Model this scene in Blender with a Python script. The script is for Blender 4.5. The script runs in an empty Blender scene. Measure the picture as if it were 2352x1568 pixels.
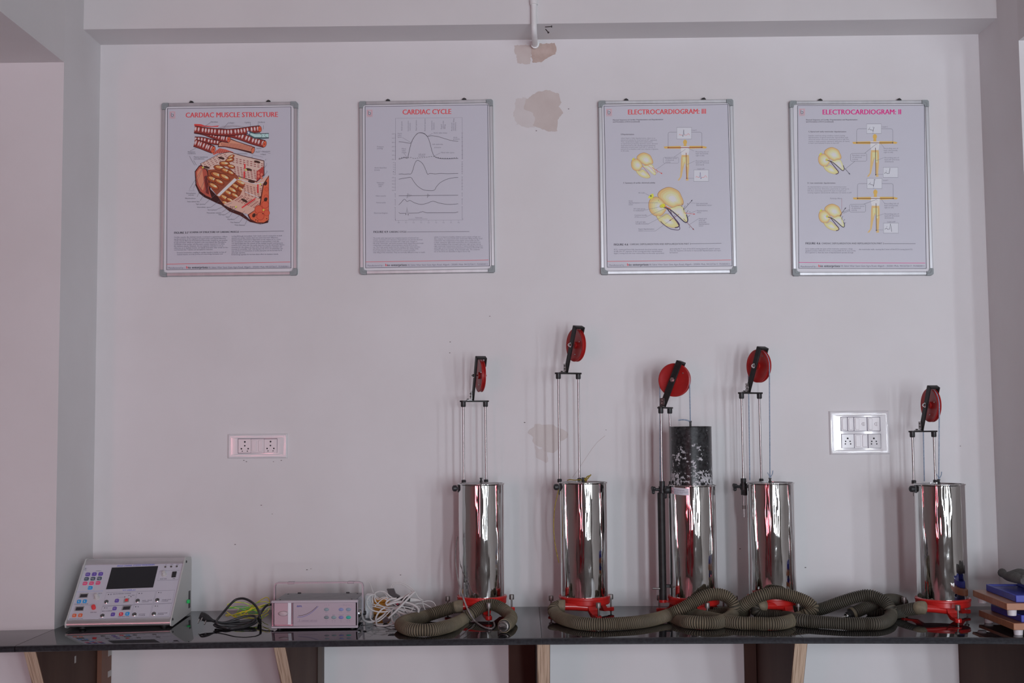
import bpy, bmesh, math, random
import numpy as np
from mathutils import Vector, Matrix, Euler

random.seed(7)
sc = bpy.context.scene
COL = sc.collection

# ------------------------------------------------------------------ camera
W, H, F = 2352.0, 1568.0, 2800.0
CAM_D = 4.26
CAM = Vector((0.0, -CAM_D, 1.371))
YAW, PITCH, ROLL = 0.0089515, 0.0717489, -0.0093
RM = (Matrix.Rotation(YAW, 3, 'Z') @ Matrix.Rotation(math.pi / 2 + PITCH, 3, 'X')
      @ Matrix.Rotation(ROLL, 3, 'Z'))
cam_d = bpy.data.cameras.new('camera')
cam_d.sensor_width = 36.0
cam_d.lens = F / W * 36.0
cam_d.clip_start = 0.05
cam_o = bpy.data.objects.new('camera', cam_d)
COL.objects.link(cam_o)
cam_o.matrix_world = Matrix.Translation(CAM) @ RM.to_4x4()
sc.camera = cam_o

# ------------------------------------------------------------------ world, daylight, exposure
ROOM_X0, ROOM_X1, ROOM_Y1, ROOM_Z = -3.7, 4.7, -6.4, 3.25
world = bpy.data.worlds.new('world')
sc.world = world
world.use_nodes = True
world.node_tree.nodes['Background'].inputs[0].default_value = (0.60, 0.72, 0.90, 1)
world.node_tree.nodes['Background'].inputs[1].default_value = 0.6
sc.view_settings.view_transform = 'Standard'
sc.view_settings.look = 'None'
sc.view_settings.gamma = 1.0
sc.view_settings.use_curve_mapping = False
sc.view_settings.exposure = -0.10

# windows in the rear wall, behind the camera: (x0, x1, z0, z1, watts, colour, curtain?)
WINDOWS = [(-2.85, -2.50, 0.45, 2.05, 34.0, (1.0, 0.97, 1.0), True),
           (-1.55, -1.25, 0.45, 2.05, 32.0, (1.0, 0.97, 1.0), True),
           (0.50, 0.72, 0.45, 2.15, 82.0, (0.88, 0.945, 1.03), False),
           (1.45, 1.72, 0.40, 2.20, 92.0, (0.88, 0.945, 1.03), False),
           (2.45, 2.75, 0.40, 2.20, 56.0, (0.88, 0.945, 1.03), False),
           (3.60, 3.95, 0.40, 2.20, 52.0, (0.88, 0.945, 1.03), False)]
for i, (x0, x1, z0, z1, pw, colr, cur) in enumerate(WINDOWS):
    ld = bpy.data.lights.new('window_daylight', 'AREA')
    ld.shape = 'RECTANGLE'
    ld.size, ld.size_y = x1 - x0, z1 - z0
    ld.energy = pw
    ld.color = colr
    lo = bpy.data.objects.new('window_daylight', ld)
    COL.objects.link(lo)
    lo.location = ((x0 + x1) / 2, ROOM_Y1 - 0.16, (z0 + z1) / 2)
    lo.rotation_euler = (math.radians(90), 0, 0)

# ------------------------------------------------------------------ projection helpers (a pixel of the photo -> a point of the room)
def ray(px, py):
    return RM @ Vector(((px - W / 2) / F, -(py - H / 2) / F, -1.0))
def at(px, py, Y):
    d = ray(px, py)
    return CAM + d * ((Y + CAM_D) / d.y)
def on_plane(px, py, p0, n):
    d = ray(px, py)
    return CAM + d * ((p0 - CAM).dot(n) / d.dot(n))
def bz(x):
    return 0.76 - 0.0045 * x * x          # the long worktop sags a little towards its ends
def atz(px, py, h=0.0):
    d = ray(px, py); z = 0.76; p = CAM
    for _ in range(8):
        p = CAM + d * ((z - CAM.z) / d.z); z = bz(p.x) + h
    return p

# ------------------------------------------------------------------ materials
def lin(c):
    c = c / 255.0
    return c / 12.92 if c <= 0.04045 else ((c + 0.055) / 1.055) ** 2.4
ILL = (0.52, 0.47, 0.53)
def obs(r, g, b, cap=0.86):
    return tuple(min(cap, lin(c) / i) for c, i in zip((r, g, b), ILL))
MATS = {}
def mat(name, col, rough=0.5, metal=0.0, spec=0.5, coat=0.0):
    if name in MATS:
        return MATS[name]
    m = bpy.data.materials.new(name)
    m.use_nodes = True
    b = m.node_tree.nodes['Principled BSDF']
    b.inputs['Base Color'].default_value = (*col, 1)
    b.inputs['Roughness'].default_value = rough
    b.inputs['Metallic'].default_value = metal
    b.inputs['Specular IOR Level'].default_value = spec
    b.inputs['Coat Weight'].default_value = coat
    MATS[name] = m
    return m
def ink(r, g, b):
    return mat('ink_%d_%d_%d' % (r, g, b), obs(r, g, b), 0.55, spec=0.3)
def nd(m, t, **kw):
    n = m.node_tree.nodes.new(t)
    for k, v in kw.items():
        setattr(n, k, v)
    return n
def lk(m, a, b):
    m.node_tree.links.new(a, b)
def bsdf(m):
    return m.node_tree.nodes['Principled BSDF']
def coords(m, scale=(1, 1, 1), kind='Object'):
    tc = nd(m, 'ShaderNodeTexCoord'); mp = nd(m, 'ShaderNodeMapping')
    mp.inputs['Scale'].default_value = scale
    lk(m, tc.outputs[kind], mp.inputs['Vector'])
    return mp.outputs['Vector']
def noise(m, vec, scale, detail=4.0, rough=0.55):
    n = nd(m, 'ShaderNodeTexNoise')
    n.inputs['Scale'].default_value = scale
    n.inputs['Detail'].default_value = detail
    n.inputs['Roughness'].default_value = rough
    lk(m, vec, n.inputs['Vector'])
    return n.outputs['Fac']
def ramp(m, fac, stops):
    r = nd(m, 'ShaderNodeValToRGB')
    el = r.color_ramp.elements
    while len(el) < len(stops):
        el.new(0.5)
    for e, (p, c) in zip(el, stops):
        e.position = p; e.color = (*c, 1) if len(c) == 3 else c
    lk(m, fac, r.inputs['Fac'])
    return r.outputs['Color']
def bump(m, fac, strength, dist=0.01):
    b = nd(m, 'ShaderNodeBump')
    b.inputs['Strength'].default_value = strength
    b.inputs['Distance'].default_value = dist
    lk(m, fac, b.inputs['Height'])
    lk(m, b.outputs['Normal'], bsdf(m).inputs['Normal'])
def noisy(name, c1, c2, scale=8.0, stretch=(1, 1, 1), rough=0.6, metal=0.0, bmp=0.0, bdist=0.002, spec=0.5, lo=0.35, hi=0.65, detail=5.0):
    if name in MATS:
        return MATS[name]
    m = mat(name, c1, rough, metal, spec)
    v = coords(m, stretch)
    f = noise(m, v, scale, detail)
    lk(m, ramp(m, f, [(lo, c1), (hi, c2)]), bsdf(m).inputs['Base Color'])
    if bmp:
        bump(m, f, bmp, bdist)
    return m

M_WALL = noisy('painted_plaster', (0.79, 0.775, 0.785), (0.75, 0.73, 0.735), 2.2, rough=0.62, spec=0.25, bmp=0.08, bdist=0.004)
M_BEAM = noisy('painted_beam', (0.77, 0.75, 0.755), (0.73, 0.71, 0.715), 2.0, rough=0.7, spec=0.2, bmp=0.08, bdist=0.004)
M_PATCHL = noisy('pale_putty', (0.70, 0.655, 0.635), (0.66, 0.61, 0.59), 14, rough=0.85, spec=0.1, bmp=0.2, bdist=0.002)
M_PATCH = noisy('bare_putty', (0.66, 0.59, 0.56), (0.62, 0.54, 0.51), 14, rough=0.85, spec=0.1, bmp=0.2, bdist=0.002)
M_PATCH2 = noisy('thin_putty', (0.72, 0.68, 0.67), (0.69, 0.64, 0.63), 14, rough=0.8, spec=0.1)
M_STAIN = noisy('damp_putty', (0.50, 0.38, 0.33), (0.62, 0.50, 0.45), 20, rough=0.85, spec=0.1)
M_FLOOR = noisy('floor_tile', (0.56, 0.55, 0.56), (0.50, 0.49, 0.50), 4, rough=0.3)
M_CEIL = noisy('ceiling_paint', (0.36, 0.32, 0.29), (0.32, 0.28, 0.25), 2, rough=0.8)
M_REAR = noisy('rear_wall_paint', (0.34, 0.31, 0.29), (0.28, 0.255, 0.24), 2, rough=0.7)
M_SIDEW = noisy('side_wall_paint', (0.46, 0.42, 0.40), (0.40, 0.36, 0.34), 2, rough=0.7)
M_PVC = mat('white_pvc', obs(205, 190, 190), 0.35)
M_STEELP = mat('bright_steel', (0.34, 0.32, 0.32), 0.28, 1.0)
M_CHROME = mat('chrome', (0.80, 0.80, 0.80), 0.10, 1.0)
M_DULL = noisy('dull_steel', (0.30, 0.275, 0.265), (0.21, 0.19, 0.18), 60, rough=0.48, metal=0.8)
M_ALU = noisy('brushed_aluminium', (0.62, 0.62, 0.64), (0.54, 0.54, 0.56), 30, (1, 1, 0.1), rough=0.42, metal=0.7)
M_BLACK = noisy('black_plastic', (0.018, 0.018, 0.020), (0.03, 0.03, 0.032), 40, rough=0.42)
M_BLKM = noisy('black_enamel', (0.014, 0.012, 0.012), (0.024, 0.021, 0.021), 50, rough=0.48, spec=0.3)
M_RUBBER = noisy('black_rubber', (0.014, 0.014, 0.015), (0.025, 0.025, 0.026), 60, rough=0.55)
M_GREYP = mat('grey_plastic', obs(112, 112, 120), 0.55)
M_PAPER = mat('poster_paper', (0.66, 0.66, 0.73), 0.32, spec=0.4)
M_PAPERW = mat('poster_margin', (0.78, 0.78, 0.82), 0.35, spec=0.4)
M_RED = noisy('red_enamel', (0.58, 0.022, 0.018), (0.50, 0.016, 0.014), 25, rough=0.28, spec=0.6)
M_REDW = noisy('red_pulley_plastic', (0.42, 0.018, 0.016), (0.36, 0.014, 0.014), 18, rough=0.34, spec=0.5)
M_CORD = noisy('blue_grey_cord', obs(118, 124, 146), obs(98, 104, 126), 200, rough=0.8)
M_YCORD = noisy('yellow_string', obs(130, 110, 45), obs(95, 75, 35), 150, rough=0.9)
M_WHITEP = mat('white_plastic', (0.78, 0.77, 0.79), 0.22, coat=0.3)
M_WHITEG = mat('white_glossy_plastic', (0.82, 0.81, 0.83), 0.12, coat=0.5)
M_HOLE = mat('socket_hole', (0.012, 0.010, 0.016), 0.7)

def steel_mat():
    m = mat('polished_sheet_steel', (0.74, 0.74, 0.73), 0.05, 1.0)
    v = coords(m, (1, 1, 0.24))
    f = noise(m, v, 13.0, 2.0, 0.45)
    v2 = coords(m, (1, 1, 0.02))
    f2 = noise(m, v2, 70.0, 2.0)
    ad = nd(m, 'ShaderNodeMath', operation='MULTIPLY_ADD')
    lk(m, f2, ad.inputs[0]); ad.inputs[1].default_value = 0.10; lk(m, f, ad.inputs[2])
    bump(m, ad.outputs[0], 0.40, 0.02)
    v3 = coords(m, (1, 1, 0.4))
    f3 = noise(m, v3, 70.0, 6.0, 0.7)
    r = ramp(m, f3, [(0.28, (0.09, 0.09, 0.09)), (0.55, (0.02, 0.02, 0.02))])
    lk(m, r, bsdf(m).inputs['Roughness'])
    return m
M_DRUM = steel_mat()
def granite_mat():
    m = mat('black_granite', (0.012, 0.012, 0.014), 0.06, spec=0.95)
    v = coords(m, (1, 1, 1))
    f = noise(m, v, 380.0, 3.0)
    lk(m, ramp(m, f, [(0.58, (0.010, 0.010, 0.012)), (0.74, (0.055, 0.055, 0.06))]), bsdf(m).inputs['Base Color'])
    f2 = noise(m, v, 9.0, 6.0, 0.7)
    lk(m, ramp(m, f2, [(0.35, (0.018, 0.018, 0.018)), (0.7, (0.06, 0.06, 0.06))]), bsdf(m).inputs['Roughness'])
    return m
M_GRANITE = granite_mat()
M_GRANEDGE = noisy('granite_edge', (0.016, 0.016, 0.019), (0.035, 0.036, 0.042), 120, rough=0.28)
M_SEAM = mat('seam_grout', (0.10, 0.10, 0.105), 0.7)
def ply_mat():
    m = mat('plywood_edge', (0.5, 0.36, 0.24), 0.75)
    v = coords(m, (1, 0.02, 0.03))
    f = noise(m, v, 230.0, 3.0)
    c = ramp(m, f, [(0.30, (0.24, 0.15, 0.10)), (0.45, (0.46, 0.33, 0.23)), (0.6, (0.60, 0.46, 0.34)), (0.75, (0.42, 0.29, 0.21))])
    lk(m, c, bsdf(m).inputs['Base Color'])
    return m
M_PLY = ply_mat()
M_BROWN = noisy('brown_laminate', (0.115, 0.062, 0.045), (0.075, 0.036, 0.028), 6, (1, 1, 0.15), rough=0.65, spec=0.2)
M_OAK = noisy('reddish_wood', (0.22, 0.095, 0.055), (0.17, 0.07, 0.042), 10, (1, 1, 0.08), rough=0.55)
M_TAPE = mat('masking_tape', (0.50, 0.46, 0.44), 0.8)
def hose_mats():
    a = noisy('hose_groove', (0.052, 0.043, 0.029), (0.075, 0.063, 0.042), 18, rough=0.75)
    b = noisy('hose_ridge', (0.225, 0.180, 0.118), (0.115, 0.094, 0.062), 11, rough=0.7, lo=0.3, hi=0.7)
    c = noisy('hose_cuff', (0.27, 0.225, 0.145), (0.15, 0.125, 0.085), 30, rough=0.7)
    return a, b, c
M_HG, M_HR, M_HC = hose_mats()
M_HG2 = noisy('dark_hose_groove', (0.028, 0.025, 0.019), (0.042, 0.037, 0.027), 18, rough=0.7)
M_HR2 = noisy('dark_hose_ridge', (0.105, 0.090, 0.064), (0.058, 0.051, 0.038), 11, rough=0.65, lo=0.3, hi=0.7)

# ------------------------------------------------------------------ mesh builder
def frame_of(z):
    z = Vector(z).normalized()
    a = Vector((0, 0, 1)) if abs(z.z) < 0.9 else Vector((1, 0, 0))
    x = a.cross(z).normalized()
    return x, z.cross(x), z
def catmull(pts, step=0.004, closed=False):
    P = [np.array(p, float) for p in pts]
    out = []
    n = len(P)
    rng = range(n if closed else n - 1)
    for i in rng:
        p0 = P[(i - 1) % n] if closed or i > 0 else 2 * P[0] - P[1]
        p1 = P[i]; p2 = P[(i + 1) % n]
        p3 = P[(i + 2) % n] if closed or i + 2 < n else 2 * P[-1] - P[-2]
        for t in np.linspace(0, 1, 14, endpoint=False):
            out.append(0.5 * ((2 * p1) + (p2 - p0) * t + (2 * p0 - 5 * p1 + 4 * p2 - p3) * t * t + (3 * p1 - p0 - 3 * p2 + p3) * t ** 3))
    out.append(P[0] if closed else P[-1])
    out = np.array(out)
    s = np.concatenate([[0], np.cumsum(np.linalg.norm(np.diff(out, axis=0), axis=1))])
    k = max(2, int(round(s[-1] / step)) + 1)
    q = np.linspace(0, s[-1], k)
    return [Vector([np.interp(t, s, out[:, j]) for j in range(3)]) for t in q]

class MB:
    def __init__(self):
        self.v = []; self.f = []; self.mi = []
    def add(self, verts, faces, mi=0):
        b = len(self.v)
        self.v.extend(Vector(p) for p in verts)
        self.f.extend(tuple(b + i for i in fc) for fc in faces)
        self.mi.extend([mi] * len(faces))
        return self
    def box(self, c, s, rot=None, bev=0.0, mi=0):
        c = Vector(c); hx, hy, hz = s[0] / 2, s[1] / 2, s[2] / 2
        R = rot if rot is not None else Matrix.Identity(3)
        if bev <= 0:
            vs = [c + R @ Vector((x, y, z)) for x in (-hx, hx) for y in (-hy, hy) for z in (-hz, hz)]
            return self.add(vs, [(0, 1, 3, 2), (4, 6, 7, 5), (0, 4, 5, 1), (2, 3, 7, 6), (0, 2, 6, 4), (1, 5, 7, 3)], mi)
        b = min(bev, hx * 0.95, hy * 0.95, hz * 0.95)
        vs = []; idx = {}
        for sx in (-1, 1):
            for sy in (-1, 1):
                for sz in (-1, 1):
                    for ax in range(3):
                        p = [sx * (hx - b), sy * (hy - b), sz * (hz - b)]
                        p[ax] = (sx * hx, sy * hy, sz * hz)[ax]
                        idx[(sx, sy, sz, ax)] = len(vs); vs.append(c + R @ Vector(p))
        fs = []
        for ax in range(3):
            o = [a for a in range(3) if a != ax]
            for s in (-1, 1):
                q = []
                for a, b2 in ((-1, -1), (1, -1), (1, 1), (-1, 1)):
                    k = [0, 0, 0]; k[ax] = s; k[o[0]] = a; k[o[1]] = b2
                    q.append(idx[(*k, ax)])
                fs.append(tuple(q))
        for ax in range(3):
            o = [a for a in range(3) if a != ax]
            for a in (-1, 1):
                for b2 in (-1, 1):
                    k1 = [0, 0, 0]; k1[o[0]] = a; k1[o[1]] = b2
                    q = []
                    for s, w in ((-1, o[0]), (1, o[0]), (1, o[1]), (-1, o[1])):
                        k1[ax] = s; q.append(idx[(*k1, w)])
                    fs.append(tuple(q))
        for sx in (-1, 1):
            for sy in (-1, 1):
                for sz in (-1, 1):
                    fs.append(tuple(idx[(sx, sy, sz, a)] for a in range(3)))
        return self.add(vs, fs, mi)
    def lathe(self, prof, o=(0, 0, 0), axis=(0, 0, 1), n=32, caps=True, mi=0, ref=None):
        o = Vector(o); x, y, z = frame_of(axis)
        vs = []; fs = []
        for r, h in prof:
            for k in range(n):
                a = 2 * math.pi * k / n
                vs.append(o + x * (r * math.cos(a)) + y * (r * math.sin(a)) + z * h)
        for i in range(len(prof) - 1):
            for k in range(n):
                fs.append((i * n + k, i * n + (k + 1) % n, (i + 1) * n + (k + 1) % n, (i + 1) * n + k))
        if caps:
            if prof[0][0] > 1e-6: fs.append(tuple(range(n - 1, -1, -1)))
            if prof[-1][0] > 1e-6: fs.append(tuple((len(prof) - 1) * n + k for k in range(n)))
        return self.add(vs, fs, mi)
    def cyl(self, p, q, r, n=16, mi=0, r2=None):
        p = Vector(p); q = Vector(q); L = (q - p).length
        return self.lathe([(r, 0), (r if r2 is None else r2, L)], p, q - p, n, True, mi)
    def tube(self, pts, r, n=10, mi=0, mis=None, caps=True):
        pts = [Vector(p) for p in pts]
        m = len(pts)
        rr = r if hasattr(r, '__len__') else [r] * m
        t0 = (pts[1] - pts[0]).normalized()
        x = frame_of(t0)[0]
        base = len(self.v); prev = t0
        for i, p in enumerate(pts):
            t = (pts[min(i + 1, m - 1)] - pts[max(i - 1, 0)])
            t = t.normalized() if t.length > 1e-9 else prev
            ax = prev.cross(t)
            if ax.length > 1e-7:
                x = Matrix.Rotation(prev.angle(t), 3, ax) @ x
            x = (x - t * x.dot(t)).normalized(); y = t.cross(x); prev = t
            for k in range(n):
                a = 2 * math.pi * k / n
                self.v.append(p + x * (rr[i] * math.cos(a)) + y * (rr[i] * math.sin(a)))
        for i in range(m - 1):
            mm = mis[i] if mis else mi
            for k in range(n):
                self.f.append((base + i * n + k, base + i * n + (k + 1) % n, base + (i + 1) * n + (k + 1) % n, base + (i + 1) * n + k))
                self.mi.append(mm)
        if caps:
            self.f.append(tuple(base + k for k in range(n - 1, -1, -1))); self.mi.append(mis[0] if mis else mi)
            self.f.append(tuple(base + (m - 1) * n + k for k in range(n))); self.mi.append(mis[-1] if mis else mi)
        return self
    def prism(self, pts, ext, mi=0):
        """pts: planar 3-D loop; ext: extrusion vector"""
        pts = [Vector(p) for p in pts]; ext = Vector(ext); n = len(pts)
        vs = pts + [p + ext for p in pts]
        fs = [tuple(range(n - 1, -1, -1)), tuple(range(n, 2 * n))] + [(i, (i + 1) % n, n + (i + 1) % n, n + i) for i in range(n)]
        return self.add(vs, fs, mi)
    def build(self, name, mats, parent=None, smooth=True, recalc=True, sharp=38, off=None):
        me = bpy.data.meshes.new(name)
        o0 = Vector(off) if off is not None else Vector((0, 0, 0))
        me.from_pydata([tuple(p - o0) for p in self.v], [], self.f)
        mats = mats if isinstance(mats, (list, tuple)) else [mats]
        for m in mats: me.materials.append(m)
        if len(mats) > 1:
            me.polygons.foreach_set('material_index', self.mi)
        if recalc:
            bm = bmesh.new(); bm.from_mesh(me)
            bmesh.ops.recalc_face_normals(bm, faces=bm.faces)
            bm.to_mesh(me); bm.free()
        if smooth:
            me.polygons.foreach_set('use_smooth', [True] * len(me.polygons))
            me.set_sharp_from_angle(angle=math.radians(sharp))
        me.update()
        o = bpy.data.objects.new(name, me)
        COL.objects.link(o)
        if parent is not None: o.parent = parent
        return o

def tag(o, label=None, cat=None, group=None, kind=None):
    if label: o['label'] = label
    if cat: o['category'] = cat
    if group: o['group'] = group
    if kind: o['kind'] = kind
    return o
def thing(name, loc, label, cat, group=None, rz=0.0):
    o = bpy.data.objects.new(name, None)
    o.empty_display_size = 0.05
    COL.objects.link(o)
    o.location = loc; o.rotation_euler = (0, 0, rz)
    return tag(o, label, cat, group)
def struct(o):
    o['kind'] = 'structure'; return o

# ---- text as flat meshes
_TX = {}
def glyphs(s, bold):
    key = (s, bold)
    if key in _TX: return _TX[key]
    cu = bpy.data.curves.new('t', 'FONT')
    cu.body = s; cu.size = 1.0; cu.resolution_u = 2
    cu.fill_mode = 'FRONT'
    cu.offset = 0.0
    ob = bpy.data.objects.new('t', cu)
    me = ob.to_mesh()
    v = [(p.co.x, p.co.y) for p in me.vertices]
    f = [tuple(p.vertices) for p in me.polygons]
    ob.to_mesh_clear()
    bpy.data.objects.remove(ob); bpy.data.curves.remove(cu)
    _TX[key] = (v, f)
    return v, f
CAPH = max(p[1] for p in glyphs('H', False)[0])

class Print:
    """flat print on a plane that stands in the room; marks are given in pixels of a crop of the photograph"""
    def __init__(self, x0, y0, s, p0, n, off, lift=0.00006, inv=None):
        self.x0, self.y0, self.s = x0, y0, s
        self.p0 = Vector(p0); self.n = Vector(n).normalized()
        self.off = Vector(off); self.lift = lift; self.k = 0
        self.mb = {}
        self.inv = inv
    def pt(self, zx, zy, up=0.0):
        p = on_plane(self.x0 + zx / self.s, self.y0 + zy / self.s, self.p0, self.n) + self.n * up - self.off
        return self.inv @ p if self.inv is not None else p
    def group(self, g):
        return self.mb.setdefault(g, (MB(), []))
    def slot(self, g, colr):
        mb, ms = self.group(g)
        m = colr if not isinstance(colr, tuple) else ink(*colr)
        if m not in ms: ms.append(m)
        return mb, ms.index(m)
    def nxt(self):
        self.k += 1
        return self.lift + self.k * 3.0e-6
    def poly(self, pts, colr, g='illustration', up=None):
        mb, i = self.slot(g, colr); u = self.nxt() if up is None else up
        mb.add([self.pt(x, y, u) for x, y in pts], [tuple(range(len(pts)))], i)
    def ell(self, cx, cy, rx, ry, colr, g='illustration', a=0.0, n=18):
        ca, sa = math.cos(a), math.sin(a)
        self.poly([(cx + rx * math.cos(t) * ca - ry * math.sin(t) * sa, cy + rx * math.cos(t) * sa + ry * math.sin(t) * ca)
                   for t in [2 * math.pi * k / n for k in range(n)]], colr, g)
    def line(self, pts, w, colr, g='illustration', closed=False, smooth=False):
        if smooth:
            pts = [(p.x, p.y) for p in catmull([(x, y, 0) for x, y in pts], 9.0, closed)]
        mb, i = self.slot(g, colr); u = self.nxt()
        pts = list(pts) + ([pts[0]] if closed else [])
        n = len(pts); L = []; Rr = []
        for k in range(n):
            a = pts[max(k - 1, 0)]; b = pts[min(k + 1, n - 1)]
            if closed and k in (0, n - 1): a, b = pts[-2], pts[1]
            dx, dy = b[0] - a[0], b[1] - a[1]; l = math.hypot(dx, dy) or 1
            nx, ny = -dy / l * w / 2, dx / l * w / 2
            L.append(self.pt(pts[k][0] + nx, pts[k][1] + ny, u)); Rr.append(self.pt(pts[k][0] - nx, pts[k][1] - ny, u))
        mb.add(L + Rr, [(k, k + 1, n + k + 1, n + k) for k in range(n - 1)], i)
    def text(self, s, x0, x1, ybase, cap, colr, g='lettering', bold=False, slope=0.0, vert=False, italic=0.0):
        v, f = glyphs(s, bold)
        if not v: return
        a = min(p[0] for p in v); b = max(p[0] for p in v)
        kx = (x1 - x0) / max(b - a, 1e-6) if x1 is not None else cap / CAPH
        ky = cap / CAPH
        mb, i = self.slot(g, colr); u = self.nxt()
        out = []
        for px, py in v:
            tx = (px - a) * kx + py * ky * italic; ty = py * ky
            if vert: out.append(self.pt(ybase - ty, x0 - tx, u))
            else: out.append(self.pt(x0 + tx, ybase - ty + slope * tx, u))
        mb.add(out, f, i)
        if bold or True:
            w_ = (0.030 if bold else 0.010) * kx
            for j_, dx in enumerate((-w_, w_) if bold else (w_,)):
                sh = [self.pt(ybase - py * ky, x0 - (px - a) * kx - dx, u) if vert else self.pt(x0 + (px - a) * kx + py * ky * italic + dx, ybase - py * ky + slope * (px - a) * kx, u) for px, py in v]
                mb.add([p + (self.inv @ self.n if self.inv is not None else self.n) * (1.0e-6 * (j_ + 1)) for p in sh], f, i)
    def flush(self, parent):
        for g, (mb, ms) in self.mb.items():
            if mb.v:
                o_ = mb.build(g, ms, parent, smooth=False, recalc=False)
                if g in ('label_leaders', 'diagram_boxes', 'graph_lines', 'lettering'): o_['kind'] = 'stuff'
        self.mb = {}

# ================================================================== THE SETTING
XL, XR = -1.500, 1.630           # side faces of the two piers
PD = 0.34                        # how far the piers stand out
BEAM_Y, BEAM_Z = -0.17, 2.755
def sbox(name, x0, x1, y0, y1, z0, z1, m, parent=None):
    o = MB().box(((x0 + x1) / 2, (y0 + y1) / 2, (z0 + z1) / 2), (x1 - x0, y1 - y0, z1 - z0)).build(name, m, parent, smooth=False)
    return o if parent is not None else struct(o)
wall_back = sbox('wall_back', ROOM_X0, ROOM_X1, 0.0, 0.15, 0.0, ROOM_Z, M_WALL)
sbox('floor', ROOM_X0 - .15, ROOM_X1 + .15, ROOM_Y1 - .4, 0.15, -0.1, 0.0, M_FLOOR)
sbox('ceiling', ROOM_X0 - .15, ROOM_X1 + .15, ROOM_Y1 - .4, 0.15, ROOM_Z, ROOM_Z + .1, M_CEIL)
sbox('wall_left', ROOM_X0 - .15, ROOM_X0, ROOM_Y1 - .4, 0.15, 0, ROOM_Z, M_SIDEW)
sbox('wall_right', ROOM_X1, ROOM_X1 + .15, ROOM_Y1 - .4, 0.15, 0, ROOM_Z, M_SIDEW)
sbox('pillar_left', XL - 0.45, XL, -PD, 0.0, 0, ROOM_Z, M_WALL)
sbox('pillar_right', XR, XR + 0.45, -PD, 0.0, 0, ROOM_Z, M_WALL)
sbox('beam_back', XL, XR, BEAM_Y, 0.0, BEAM_Z, ROOM_Z, M_BEAM)
sbox('beam_left', XL - 0.45, XL, ROOM_Y1, -PD, 2.588, ROOM_Z, M_BEAM)
sbox('beam_right', XR, XR + 0.45, ROOM_Y1, -PD, 2.622, ROOM_Z, M_BEAM)

# rear wall with its window openings (behind the camera)
xs = [ROOM_X0] + [w for wn in WINDOWS for w in wn[:2]] + [ROOM_X1]
rear = MB()
for k in range(0, len(xs), 2):
    rear.box(((xs[k] + xs[k + 1]) / 2, ROOM_Y1 - .1, ROOM_Z / 2), (xs[k + 1] - xs[k], .2, ROOM_Z))
for (x0, x1, z0, z1, *_r) in WINDOWS:
    rear.box(((x0 + x1) / 2, ROOM_Y1 - .1, z0 / 2), (x1 - x0, .2, z0))
    rear.box(((x0 + x1) / 2, ROOM_Y1 - .1, (z1 + ROOM_Z) / 2), (x1 - x0, .2, ROOM_Z - z1))
struct(rear.build('wall_rear', M_REAR, smooth=False))
M_FRAME = mat('window_frame_paint', (0.10, 0.08, 0.07), 0.5)
def curtain_mat():
    m = bpy.data.materials.new('sheer_red_curtain'); m.use_nodes = True
    nt = m.node_tree; nt.nodes.clear()
    out = nt.nodes.new('ShaderNodeOutputMaterial'); mx = nt.nodes.new('ShaderNodeMixShader')
    tr = nt.nodes.new('ShaderNodeBsdfTransparent'); tr.inputs[0].default_value = (0.95, 0.33, 0.40, 1)
    df = nt.nodes.new('ShaderNodeBsdfDiffuse'); df.inputs[0].default_value = (0.55, 0.05, 0.08, 1)
    nz = nt.nodes.new('ShaderNodeTexNoise'); nz.inputs['Scale'].default_value = 60
    mr = nt.nodes.new('ShaderNodeMapRange'); mr.inputs[3].default_value = 0.20; mr.inputs[4].default_value = 0.40
    nt.links.new(nz.outputs['Fac'], mr.inputs[0]); nt.links.new(mr.outputs[0], mx.inputs[0])
    nt.links.new(tr.outputs[0], mx.inputs[1]); nt.links.new(df.outputs[0], mx.inputs[2]); nt.links.new(mx.outputs[0], out.inputs[0])
    return m
M_CURT = curtain_mat()
for i, (x0, x1, z0, z1, pw, colr, cur) in enumerate(WINDOWS):
    fr = MB(); y = ROOM_Y1 - .06
    for k in (0, 2): fr.box((x0 + .0 + (x1 - x0) * k / 2, y, (z0 + z1) / 2), (.04, .05, z1 - z0))
    for z in (z0 + .03, z0 + (z1 - z0) * .68, z1 - .03): fr.box(((x0 + x1) / 2, y, z), (x1 - x0, .048, .06))
    struct(fr.build('window_%d' % (i + 1), M_FRAME, smooth=False))
    if cur:
        n = 90; vs = []; fs = []
        for k in range(n + 1):
            x = x0 - .12 + (x1 - x0 + .24) * k / n
            yy = ROOM_Y1 + .10 + .035 * math.sin(k * 0.85 + i) + .012 * math.sin(k * 2.1)
            vs += [(x, yy, z0 - .25), (x, yy, z1 + .15)]
        fs = [(2 * k, 2 * k + 2, 2 * k + 3, 2 * k + 1) for k in range(n)]
        c = MB().add(vs, fs).build('curtain', M_CURT, recalc=False)
        tag(c, 'sheer red curtain over the %s window of the rear wall' % ('corner' if i == 0 else 'inner'), 'curtain', 'red window curtains')

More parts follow.
